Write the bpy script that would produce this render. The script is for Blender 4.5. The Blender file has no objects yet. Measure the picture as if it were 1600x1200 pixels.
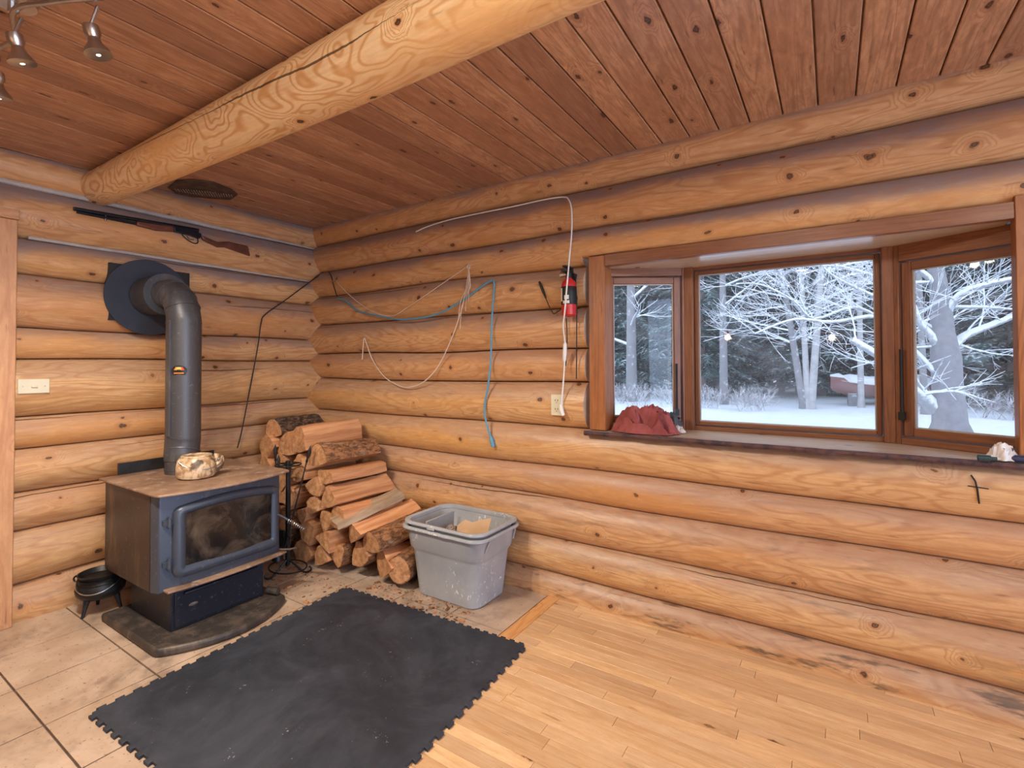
import bpy, bmesh, math, random
from math import pi, sin, cos, radians, sqrt, exp
from mathutils import Vector, Matrix, noise
random.seed(7)
S = bpy.context.scene
COL = S.collection
R = random.uniform

# ------------------------------------------------------------------ camera
F_PX, PX_X, PX_Y = 775.25, 800.0, 556.0
YAW, PITCH, ROLL = radians(32.80), radians(1.013), radians(-0.19)
CAM = Vector((3.53, -2.52, 1.298))
_f = Vector((-sin(YAW)*cos(PITCH), cos(YAW)*cos(PITCH), sin(PITCH)))
_r = Vector((cos(YAW), sin(YAW), 0)); _u = _r.cross(_f)
RT = _r*cos(ROLL) + _u*sin(ROLL); UP = -_r*sin(ROLL) + _u*cos(ROLL); FW = _f
cd = bpy.data.cameras.new('camera'); cam = bpy.data.objects.new('camera', cd); COL.objects.link(cam)
cam.matrix_world = Matrix(((RT.x, UP.x, -FW.x, CAM.x), (RT.y, UP.y, -FW.y, CAM.y), (RT.z, UP.z, -FW.z, CAM.z), (0, 0, 0, 1)))
cd.sensor_width = 36; cd.lens = F_PX/1600*36; cd.shift_y = -(600-PX_Y)/1600
cd.clip_start = .05; cd.clip_end = 300
S.camera = cam
# measured points of the room: where a sight line meets a wall, the floor or a height
def _ray(px, py): return RT*((px-PX_X)/F_PX) + UP*((PX_Y-py)/F_PX) + FW
def LW(px, py, x=0.): d = _ray(px, py); return CAM + d*((x-CAM.x)/d.x)
def RW(px, py, y=0.): d = _ray(px, py); return CAM + d*((y-CAM.y)/d.y)
def FL(px, py, z=0.): d = _ray(px, py); return CAM + d*((z-CAM.z)/d.z)

# ------------------------------------------------------------------ world, lights, exposure
S.view_settings.view_transform = 'Standard'; S.view_settings.look = 'None'
S.view_settings.exposure = -0.1; S.view_settings.gamma = 1; S.view_settings.use_curve_mapping = False
W = bpy.data.worlds.new('world'); S.world = W; W.use_nodes = True
wn = W.node_tree; wn.nodes.clear()
bg = wn.nodes.new('ShaderNodeBackground'); wo = wn.nodes.new('ShaderNodeOutputWorld')
tc = wn.nodes.new('ShaderNodeTexCoord'); sx = wn.nodes.new('ShaderNodeSeparateXYZ'); rp = wn.nodes.new('ShaderNodeValToRGB')
wn.links.new(tc.outputs['Generated'], sx.inputs[0]); wn.links.new(sx.outputs['Z'], rp.inputs[0])
rp.color_ramp.elements[0].position = 0; rp.color_ramp.elements[0].color = (.84, .92, 1, 1)
rp.color_ramp.elements[1].position = .6; rp.color_ramp.elements[1].color = (.62, .76, 1, 1)
wn.links.new(rp.outputs[0], bg.inputs[0]); bg.inputs[1].default_value = 2.3
wn.links.new(bg.outputs[0], wo.inputs[0])
def area(name, loc, target, sx_, sy_, col, power, spread=pi):
    l = bpy.data.lights.new(name, 'AREA'); l.shape = 'RECTANGLE'; l.size = sx_; l.size_y = sy_
    l.color = col; l.energy = power; l.spread = spread
    o = bpy.data.objects.new(name, l); COL.objects.link(o); o.location = loc
    o.rotation_euler = (Vector(target)-Vector(loc)).to_track_quat('-Z', 'Y').to_euler(); return o
# daylight through the patio door on the far side of the room (+X)
area('daylight_patio_door', (6.9, -2.4, 1.25), (0, -1.6, 1.0), 3.2, 2.2, (.50, .68, 1.0), 115)
def point(name, loc, col, power, size):
    l = bpy.data.lights.new(name, 'POINT'); l.color = col; l.energy = power; l.shadow_soft_size = size
    o = bpy.data.objects.new(name, l); COL.objects.link(o); o.location = loc; return o

# ------------------------------------------------------------------ node helper
class NT:
    def __init__(s, name):
        s.m = bpy.data.materials.new(name); s.m.use_nodes = True; s.t = s.m.node_tree; s.t.nodes.clear()
        s.out = s.t.nodes.new('ShaderNodeOutputMaterial'); s.b = s.t.nodes.new('ShaderNodeBsdfPrincipled')
        s.t.links.new(s.b.outputs[0], s.out.inputs[0])
    def n(s, ty, **k):
        x = s.t.nodes.new(ty)
        for a, v in k.items(): setattr(x, a, v)
        return x
    def put(s, sock, v):
        if isinstance(v, bpy.types.NodeSocket): s.t.links.new(v, sock)
        elif isinstance(v, (tuple, list)) and sock.type == 'RGBA' and len(v) == 3: sock.default_value = (*v, 1)
        else: sock.default_value = v
    def m_(s, op, a, b=0.0, c=None, clamp=False):
        x = s.n('ShaderNodeMath', operation=op, use_clamp=clamp); s.put(x.inputs[0], a); s.put(x.inputs[1], b)
        if c is not None: s.put(x.inputs[2], c)
        return x.outputs[0]
    def v_(s, op, a, b=(0, 0, 0)):
        x = s.n('ShaderNodeVectorMath', operation=op); s.put(x.inputs[0], a); s.put(x.inputs[1], b)
        return x.outputs[0]
    def mix(s, f, a, b, blend='MIX'):
        x = s.n('ShaderNodeMix', data_type='RGBA', blend_type=blend, clamp_factor=True)
        s.put(x.inputs[0], f); s.put(x.inputs[6], a); s.put(x.inputs[7], b); return x.outputs[2]
    def noise(s, v, scale=1, detail=2, rough=.5, dist=0):
        x = s.n('ShaderNodeTexNoise'); s.put(x.inputs['Vector'], v); s.put(x.inputs['Scale'], scale)
        s.put(x.inputs['Detail'], detail); s.put(x.inputs['Roughness'], rough); s.put(x.inputs['Distortion'], dist)
        return x.outputs['Fac']
    def vor(s, v, scale=1, rnd=1.0):
        x = s.n('ShaderNodeTexVoronoi', voronoi_dimensions='2D'); s.put(x.inputs['Vector'], v); s.put(x.inputs['Scale'], scale); s.put(x.inputs['Randomness'], rnd)
        return x.outputs['Distance'], x.outputs['Color']
    def step(s, v, a, b, lo=0., hi=1.):
        x = s.n('ShaderNodeMapRange', interpolation_type='SMOOTHSTEP'); s.put(x.inputs[0], v)
        s.put(x.inputs[1], a); s.put(x.inputs[2], b); s.put(x.inputs[3], lo); s.put(x.inputs[4], hi); return x.outputs[0]
    def attr(s, nm): x = s.n('ShaderNodeAttribute', attribute_name=nm); return x.outputs['Vector']
    def obj(s): return s.n('ShaderNodeTexCoord').outputs['Object']
    def wn(s, v):
        x = s.n('ShaderNodeTexWhiteNoise', noise_dimensions='3D'); s.put(x.inputs['Vector'], v); return x.outputs['Value']
    def bump(s, h, strength=.3, dist=.01):
        x = s.n('ShaderNodeBump'); s.put(x.inputs['Height'], h); s.put(x.inputs['Strength'], strength); s.put(x.inputs['Distance'], dist)
        s.put(s.b.inputs['Normal'], x.outputs[0])
    def fin(s, col, rough=.5, metal=0, spec=.5):
        s.put(s.b.inputs['Base Color'], col); s.put(s.b.inputs['Roughness'], rough); s.put(s.b.inputs['Metallic'], metal)
        s.put(s.b.inputs['Specular IOR Level'], spec); return s.m

def wood(name, light, dark, accent=None, ringn=9., ringw=.35, knots=.55, rough=.45, cracks=.004, stain=0., fs=(1.1, 7., 1.), vary=.35, top_shade=None, kscale=(3.2, 5.0, 1.), knotcol=(.06, .028, .014), bumpk=.25, crunch=.42):
    """peeled or planed timber: 'wc' = (metres along, metres around, number of the piece)"""
    g = NT(name); P = g.attr('wc')
    wob = g.noise(g.v_('MULTIPLY', P, (9, 9, 1)), 1, 2, .5)
    cx = g.n('ShaderNodeCombineXYZ'); g.put(cx.inputs[0], g.m_('MULTIPLY', wob, .07)); g.put(cx.inputs[1], g.m_('MULTIPLY', g.noise(g.v_('MULTIPLY', P, (40, 60, 1)), 1, 2, .5), .022)); Pk = g.v_('ADD', P, cx.outputs[0])
    d, c = g.vor(g.v_('MULTIPLY', Pk, kscale)); sep = g.n('ShaderNodeSeparateColor'); g.put(sep.inputs[0], c)
    has = g.step(sep.outputs[0], 1-knots, 1-knots+.02)
    f = g.noise(g.v_('MULTIPLY', P, fs), 1, 2, .45, .5)
    swirl = g.m_('MULTIPLY', g.step(d, 0, .26, .30, 0.), has)
    f = g.m_('ADD', f, swirl)
    rg = g.m_('PINGPONG', g.m_('MULTIPLY', f, ringn), .5)
    ring = g.step(rg, .02, .30, 1., 0.)
    fine = g.noise(g.v_('MULTIPLY', P, (2.5, 110, 1)), 1, 2, .6)
    big = g.noise(g.v_('MULTIPLY', P, (.8, 3.2, 1)), 1, 3, .6)
    idn = g.wn(g.v_('FLOOR', g.v_('ADD', g.v_('MULTIPLY', P, (0, 0, 1)), (.5, .5, .5))))
    col = g.mix(g.m_('MULTIPLY', ring, ringw), light, dark)
    if accent: col = g.mix(g.step(big, .42, .70), col, accent)
    v = g.m_('ADD', g.m_('MULTIPLY', g.m_('SUBTRACT', idn, .5), vary), g.m_('ADD', 1., g.m_('MULTIPLY', g.m_('SUBTRACT', fine, .5), .28)))
    hv = g.n('ShaderNodeHueSaturation'); g.put(hv.inputs['Value'], v); g.put(hv.inputs['Color'], col)
    g.put(hv.inputs['Hue'], g.m_('ADD', .5, g.m_('MULTIPLY', g.m_('SUBTRACT', idn, .5), .010))); col = hv.outputs[0]
    if top_shade:                                            # shade on the log tops painted in grey, in irregular drifts
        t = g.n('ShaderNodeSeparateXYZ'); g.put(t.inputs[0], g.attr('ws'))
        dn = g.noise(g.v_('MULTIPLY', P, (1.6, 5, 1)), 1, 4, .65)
        msk = g.m_('MULTIPLY', g.step(g.m_('ADD', t.outputs[0], g.m_('MULTIPLY', g.m_('SUBTRACT', dn, .5), .75)), .46, .82), g.m_('MULTIPLY', t.outputs[1], top_shade[1]))
        col = g.mix(msk, col, top_shade[0])
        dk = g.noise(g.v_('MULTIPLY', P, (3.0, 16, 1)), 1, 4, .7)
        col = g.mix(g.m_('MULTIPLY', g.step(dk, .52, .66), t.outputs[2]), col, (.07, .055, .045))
    if stain:
        sn = g.noise(g.v_('MULTIPLY', P, (1.5, 2.5, 1)), 1, 4, .6); col = g.mix(g.step(sn, .55, .8, 0, stain), col, dark)
    mot = g.noise(g.v_('MULTIPLY', P, (9, 38, 1)), 1, 5, .72, .4); stk = g.noise(g.v_('MULTIPLY', P, (5, 55, 1)), 1, 3, .6, .2)
    col = g.mix(g.step(mot, .30, .72, 0, crunch), col, dark); col = g.mix(g.step(stk, .63, .74, 0, crunch*1.4), col, tuple(q*.55 for q in dark))
    col = g.mix(g.step(mot, .25, .42, crunch*.6, 0), col, tuple(min(1, q*1.25) for q in light))
    kr = g.m_('ADD', .028, g.m_('MULTIPLY', sep.outputs[1], .042))
    kk = g.m_('MULTIPLY', g.step(d, g.m_('MULTIPLY', kr, .75), kr, 1., 0.), has)
    halo = g.m_('MULTIPLY', g.step(d, kr, g.m_('MULTIPLY', kr, 2.4), .5, 0.), has)
    col = g.mix(halo, col, dark); 
    kc = g.mix(g.step(g.m_('PINGPONG', g.m_('MULTIPLY', d, 34.), .5), .1, .4), knotcol, tuple(x*3.2 for x in knotcol))
    col = g.mix(kk, col, kc)
    if cracks:
        pv = g.n('ShaderNodeSeparateXYZ'); g.put(pv.inputs[0], P)
        lnv = g.m_('ADD', g.m_('MULTIPLY', pv.outputs[1], 2.6), g.m_('MULTIPLY', g.noise(g.v_('MULTIPLY', P, (.6, .2, 1)), 1, 1), .32)); lnv = g.m_('ADD', lnv, g.m_('MULTIPLY', g.noise(g.v_('MULTIPLY', P, (7, 2, 1)), 1, 3, .7), .05))
        cm = g.noise(g.v_('MULTIPLY', P, (.8, .6, 1)), 1, 1); cw = g.step(cm, .47, .66, 0, cracks*2.6)
        ck = g.m_('MULTIPLY', g.m_('LESS_THAN', g.m_('ABSOLUTE', g.m_('SUBTRACT', g.m_('FRACT', lnv), .5)), cw), 1.)
        col = g.mix(g.m_('MULTIPLY', ck, .85), col, (.05, .022, .01))
        hgt = g.m_('SUBTRACT', g.m_('MULTIPLY', ring, -.15), ck)
    else: hgt = g.m_('MULTIPLY', ring, -.15)
    g.bump(g.m_('ADD', hgt, g.m_('MULTIPLY', fine, .3)), bumpk, .004)
    return g.fin(col, g.m_('ADD', rough, g.m_('MULTIPLY', g.m_('SUBTRACT', big, .5), .25)))

def plain(name, col, rough=.5, metal=0, var=.15, scale=8, col2=None, bump=0, spec=.5, spots=None, stretch=(1, 1, 1)):
    g = NT(name); P = g.v_('MULTIPLY', g.obj(), stretch); nz = g.noise(P, scale, 4, .6)
    c2 = col2 or tuple(x*(1-var) for x in col)
    c = g.mix(g.step(nz, .35, .68), col, c2)
    if spots:
        sp = g.noise(P, spots[1], 3, .7); c = g.mix(g.step(sp, spots[2], spots[2]+.05), c, spots[0])
    if bump: g.bump(nz, bump, .01)
    return g.fin(c, rough, metal, spec)

# ------------------------------------------------------------------ materials
M = {}
M['log'] = wood('log_wood', (.67, .41, .205), (.40, .165, .06), (.63, .325, .12), ringn=14, ringw=.50, knots=.62, rough=.42, vary=.12, top_shade=((.24, .215, .235), .95), kscale=(3.6, 4.6, 1))  # includes the blue-grey shade painted along the log tops
M['beam'] = wood('beam_wood', (.86, .66, .40), (.60, .28, .09), (.84, .52, .24), ringn=17, ringw=.75, knots=.35, rough=.4, fs=(2.6, 6.0, 1), vary=.05, crunch=.3)
M['ceil'] = wood('ceiling_cedar', (.56, .325, .20), (.27, .125, .07), (.46, .24, .14), ringn=11, ringw=.5, knots=.7, crunch=.6, rough=.42, cracks=0, vary=.55, stain=.6, fs=(.8, 12, 1), kscale=(2.6, 6, 1), knotcol=(.045, .02, .012))
M['plank'] = wood('floor_maple', (.74, .50, .28), (.52, .27, .11), (.76, .53, .32), ringn=6, ringw=.35, knots=.14, rough=.33, cracks=0, vary=.40, fs=(.8, 14, 1), kscale=(2.2, 9, 1))
M['strip'] = wood('border_pine', (.78, .43, .17), (.58, .23, .07), None, ringn=8, ringw=.5, knots=.5, rough=.4, cracks=0)
M['trim'] = wood('trim_pine', (.58, .31, .16), (.38, .16, .075), None, ringn=7, ringw=.4, knots=.5, rough=.45, cracks=0)
M['win'] = wood('window_wood', (.27, .11, .05), (.13, .045, .022), (.21, .08, .04), ringn=8, ringw=.5, knots=.1, rough=.36, cracks=0, vary=.12, fs=(.7, 30, 1))
M['post'] = wood('post_wood', (.42, .17, .055), (.21, .07, .025), (.34, .125, .04), ringn=9, ringw=.55, knots=.1, rough=.4, cracks=0, vary=.1, fs=(.7, 22, 1))
M['bay'] = wood('bay_top_wood', (.66, .52, .38), (.50, .34, .22), None, ringn=5, ringw=.3, knots=.1, rough=.22, cracks=0, fs=(.7, 10, 1))
M['sill'] = wood('sill_wood', (.52, .40, .30), (.33, .22, .15), (.45, .36, .28), ringn=6, ringw=.4, knots=.2, rough=.45, cracks=.004, fs=(.7, 14, 1))
M['sill_edge'] = plain('sill_bark_edge', (.11, .05, .045), .7, 0, .6, 22, (.035, .02, .03), bump=.8)
M['log_end'] = plain('sawn_log_end', (.62, .46, .34), .7, 0, .2, 20)
M['grout'] = plain('grout', (.20, .14, .11), .9, 0, .4, 20)
M['black'] = plain('black_iron', (.018, .018, .020), .5, .2, .4, 20)
M['cast'] = plain('cast_iron', (.020, .019, .020), .42, .3, .4, 30, bump=.1)
M['steel'] = plain('steel', (.55, .55, .56), .3, 1, .2, 20)
M['white'] = plain('white_plastic', (.80, .80, .78), .4, 0, .05)
M['cream'] = plain('cream_plastic', (.72, .68, .52), .4, 0, .05)
M['blue'] = plain('blue_cable', (.10, .30, .46), .45, 0, .1)
M['string'] = plain('twine', (.72, .60, .50), .8, 0, .2)
M['red'] = plain('red_paint', (.55, .025, .03), .28, 0, .1)
M['snow'] = plain('snow', (.86, .90, .96), .8, 0, .06, 3)
M['glove'] = plain('dark_cloth', (.03, .035, .045), .8, 0, .5, 30, (.11, .11, .13))
M['tissue'] = plain('tissue', (.8, .79, .78), .9, 0, .1, 10)
M['card'] = plain('cardboard', (.58, .38, .22), .8, 0, .15, 6)
M['paper'] = plain('newsprint', (.55, .45, .38), .9, 0, .3, 90, (.12, .10, .09))
M['caulk'] = plain('caulk', (.50, .47, .46), .6, 0, .2, 10)

def tile_mat():
    g = NT('hearth_tile'); P = g.obj(); a = g.noise(P, 3.2, 5, .65, .6); b = g.noise(P, 14, 4, .7)
    c = g.mix(g.step(a, .32, .7), (.60, .465, .36), (.45, .325, .235)); c = g.mix(g.step(b, .52, .74, 0, .55), c, (.40, .27, .18))
    d = g.noise(P, 60, 2, .6); c = g.mix(g.step(d, .62, .72, 0, .8), c, (.22, .15, .11)); so = g.noise(P, 1.7, 4, .7, .8); c = g.mix(g.m_('MULTIPLY', g.step(so, .46, .66), g.step(b, .30, .62, .2, .75)), c, (.20, .15, .12)); g.bump(b, .15, .004)
    v = g.vor(P, 2.0)[0]
    return g.fin(c, .42)
M['tile'] = tile_mat()
def rubber_mat():
    g = NT('mat_rubber'); P = g.obj(); a = g.noise(P, 2.2, 5, .7, .8); c = g.mix(g.step(a, .35, .75), (.017, .022, .034), (.050, .060, .082))
    b = g.noise(P, 8, 6, .8, 1.); s = g.noise(P, 90, 2, .6); k = g.m_('MULTIPLY', g.step(b, .60, .66), g.step(s, .60, .66))
    c = g.mix(k, c, (.42, .40, .38)); g.bump(g.noise(P, 220, 1), .12, .002)
    x = g.noise(P, 40, 2, .5)
    return g.fin(c, g.m_('ADD', .5, g.m_('MULTIPLY', x, .2)))
M['rubber'] = rubber_mat()
def stove_mat(nm, base, worn, th, rough=.42):
    g = NT(nm); P = g.obj(); a = g.noise(g.v_('MULTIPLY', P, (3, 3, .6)), 3, 5, .7)
    b = g.noise(P, 40, 3, .7); c = g.mix(g.step(a, th, th+.22), base, worn); c = g.mix(g.step(b, .60, .70, 0, .35), c, (.25, .24, .24))
    g.bump(g.noise(P, 160, 1), .1, .002); return g.fin(c, rough, .35)
M['stove_side'] = stove_mat('stove_side_paint', (.050, .040, .036), (.15, .10, .07), .52)
M['stove_front'] = stove_mat('stove_front_daylit', (.070, .088, .125), (.15, .155, .175), .55, .4)  # blue daylight on the front is tinted into the base colour
M['stove_ped'] = stove_mat('stove_pedestal_daylit', (.022, .026, .042), (.05, .045, .045), .6, .38)  # pedestal base carries the same painted daylight blue
M['stove_pad'] = stove_mat('stove_pad_paint', (.06, .052, .048), (.14, .11, .09), .45, .5)
M['pipe'] = stove_mat('pipe_paint', (.075, .076, .088), (.15, .145, .15), .50, .42)
M['disc'] = plain('flashing_paint', (.028, .034, .055), .5, .1, .3, 4)
def top_mat():
    g = NT('stove_top_rusty'); P = g.obj(); a = g.noise(P, 5, 5, .7, .5); b = g.noise(P, 11, 4, .7)
    c = g.mix(g.step(a, .35, .62), (.36, .235, .16), (.20, .12, .08)); c = g.mix(g.step(b, .55, .7, 0, .7), c, (.52, .43, .37))
    g.bump(b, .2, .004); return g.fin(c, .5, .1)
M['top'] = top_mat()
def kettle_mat():
    g = NT('mottled_enamel'); P = g.obj(); a = g.noise(g.v_('MULTIPLY', P, (1, 1, .6)), 22, 4, .6, 1.5); b = g.noise(P, 9, 3, .6, 1)
    c = g.mix(g.step(a, .4, .62), (.66, .50, .33), (.34, .20, .10)); c = g.mix(g.step(b, .56, .66, 0, .9), c, (.06, .045, .035)); return g.fin(c, .4)
M['kettle'] = kettle_mat()
def tote_mat():
    g = NT('tote_plastic'); P = g.obj(); a = g.noise(P, 7, 3, .6); c = g.mix(g.step(a, .35, .7), (.40, .42, .445), (.34, .36, .39))
    s = g.noise(g.v_('MULTIPLY', P, (1, 1, .6)), 46, 3, .7, 1.); z = g.noise(P, 4.5, 2, .5)
    c = g.mix(g.m_('MULTIPLY', g.step(s, .60, .64), g.step(z, .50, .58)), c, (.74, .74, .74)); return g.fin(c, .36)
M['tote'] = tote_mat()
def towel_mat():
    g = NT('terry_cloth'); P = g.obj(); a = g.noise(P, 10, 3, .6); c = g.mix(g.step(a, .3, .7), (.36, .11, .105), (.25, .065, .065))
    g.bump(g.noise(P, 420, 1), .5, .003); return g.fin(c, .95, 0, .1)
M['towel'] = towel_mat()
def fire_mats():
    g = NT('split_face'); P = g.attr('wc'); f = g.noise(g.v_('MULTIPLY', P, (1.5, 26, 1)), 1, 4, .65, .3); idn = g.wn(g.v_('MULTIPLY', P, (0, 0, 1)))
    c = g.mix(g.step(f, .3, .7), (.68, .37, .19), (.42, .17, .075)); b = g.noise(g.v_('MULTIPLY', P, (4, 12, 1)), 1, 3, .6)
    c = g.mix(g.step(b, .5, .8, 0, .6), c, (.40, .16, .07))
    h = g.n('ShaderNodeHueSaturation'); g.put(h.inputs['Value'], g.m_('ADD', .78, g.m_('MULTIPLY', idn, .42))); g.put(h.inputs['Color'], c)
    g.bump(f, .7, .006); M['split'] = g.fin(h.outputs[0], .75, 0, .2)
    g = NT('end_grain'); P = g.attr('wc'); f = g.noise(g.v_('MULTIPLY', P, (28, 28, 1)), 1, 4, .7); q = g.noise(g.v_('MULTIPLY', P, (7, 9, 1)), 1, 3, .6)
    c = g.mix(g.step(f, .3, .7), (.64, .355, .18), (.36, .16, .07)); c = g.mix(g.step(q, .52, .75, 0, .6), c, (.44, .22, .11)); g.bump(f, .5, .004); M['end'] = g.fin(c, .8, 0, .2)
    g = NT('bark'); P = g.attr('wc'); f = g.noise(g.v_('MULTIPLY', P, (22, 40, 1)), 1, 5, .75, .6); q = g.noise(g.v_('MULTIPLY', P, (9, 20, 1)), 1, 3, .6)
    c = g.mix(g.step(f, .38, .62), (.115, .055, .030), (.40, .19, .09)); c = g.mix(g.step(q, .58, .7, 0, .7), c, (.34, .28, .22)); g.bump(f, 1., .012); M['bark'] = g.fin(c, .9, 0, .2)
    g = NT('dark_bark'); P = g.attr('wc'); f = g.noise(g.v_('MULTIPLY', P, (20, 45, 1)), 1, 5, .75, .6)
    c = g.mix(g.step(f, .4, .68), (.045, .030, .024), (.26, .17, .12)); g.bump(f, 1., .012); M['dark_bark'] = g.fin(c, .9, 0, .2)
    g = NT('grey_split'); P = g.attr('wc'); f = g.noise(g.v_('MULTIPLY', P, (4, 30, 1)), 1, 4, .65)
    c = g.mix(g.step(f, .3, .7), (.46, .35, .24), (.27, .18, .12)); g.bump(f, .6, .005); M['grey_split'] = g.fin(c, .8, 0, .2)
fire_mats()
def glass_mat(nm, haze, tint=(1, 1, 1), refl=.06):
    g = NT(nm); t = g.t; t.nodes.remove(g.b)
    tr = g.n('ShaderNodeBsdfTransparent'); g.put(tr.inputs[0], tint); gl = g.n('ShaderNodeBsdfGlossy'); gl.inputs['Roughness'].default_value = .02
    df = g.n('ShaderNodeBsdfTranslucent'); g.put(df.inputs[0], (.85, .92, 1)); dd = g.n('ShaderNodeBsdfDiffuse'); g.put(dd.inputs[0], (.8, .85, .9))
    P = g.obj(); a = g.noise(g.v_('MULTIPLY', P, (3, 3, 5)), 1, 5, .65, 1.2)
    hz = g.step(a, .35, .75, haze*.4, haze*1.6)
    m0 = g.n('ShaderNodeMixShader'); m0.inputs[0].default_value = .35; t.links.new(df.outputs[0], m0.inputs[1]); t.links.new(dd.outputs[0], m0.inputs[2])
    m1 = g.n('ShaderNodeMixShader'); g.put(m1.inputs[0], hz); t.links.new(tr.outputs[0], m1.inputs[1]); t.links.new(m0.outputs[0], m1.inputs[2])
    fr = g.n('ShaderNodeFresnel'); fr.inputs[0].default_value = 1.45
    m2 = g.n('ShaderNodeMixShader'); g.put(m2.inputs[0], g.m_('ADD', g.m_('MULTIPLY', fr.outputs[0], .8), .0)); t.links.new(m1.outputs[0], m2.inputs[1]); t.links.new(gl.outputs[0], m2.inputs[2])
    t.links.new(m2.outputs[0], g.out.inputs[0]); return g.m
M['glass'] = glass_mat('window_glass', .07)
def stove_glass():
    g = NT('sooty_glass'); P = g.obj(); a = g.noise(P, 7, 5, .65, 1.2); b = g.noise(P, 3.5, 3, .5, .5)
    c = g.mix(g.step(a, .40, .72), (.008, .007, .008), (.075, .055, .042)); c = g.mix(g.step(b, .55, .75, 0, .8), c, (.15, .12, .085)); return g.fin(c, .16, 0, .6)
M['soot'] = stove_glass()
def snowy(nm, base, base2, lo, hi, scale=6.):
    """snow lying on whatever faces up"""
    g = NT(nm); ge = g.n('ShaderNodeNewGeometry'); s = g.n('ShaderNodeSeparateXYZ'); g.put(s.inputs[0], ge.outputs['Normal'])
    nz = g.noise(ge.outputs['Position'], scale, 3, .6); v = g.m_('ADD', s.outputs[2], g.m_('MULTIPLY', g.m_('SUBTRACT', nz, .5), 1.1))
    c = g.mix(nz, base, base2); c = g.mix(g.step(v, lo, hi), c, (.86, .90, .96)); return g.fin(c, .85, 0, .15)
M['needles'] = snowy('snowy_needles', (.035, .085, .080), (.08, .15, .145), .80, 1.15, 5)
M['conifer_bark'] = snowy('conifer_bark', (.17, .15, .15), (.26, .24, .25), 1.3, 1.6)
M['tree_bark'] = snowy('snowy_tree_bark', (.20, .20, .215), (.32, .32, .34), .10, .40, 4)
M['trunk_bark'] = snowy('grey_trunk_bark', (.16, .16, .18), (.34, .34, .37), .75, 1.05, 7)
M['twig'] = snowy('snowy_twigs', (.24, .25, .27), (.40, .42, .45), -.55, .05, 9)
M['birch'] = snowy('birch_bark', (.62, .62, .64), (.30, .28, .28), .5, .8, 5)
M['brush'] = snowy('brush_twigs', (.22, .18, .18), (.30, .26, .27), -.1, .3, 9)

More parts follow.
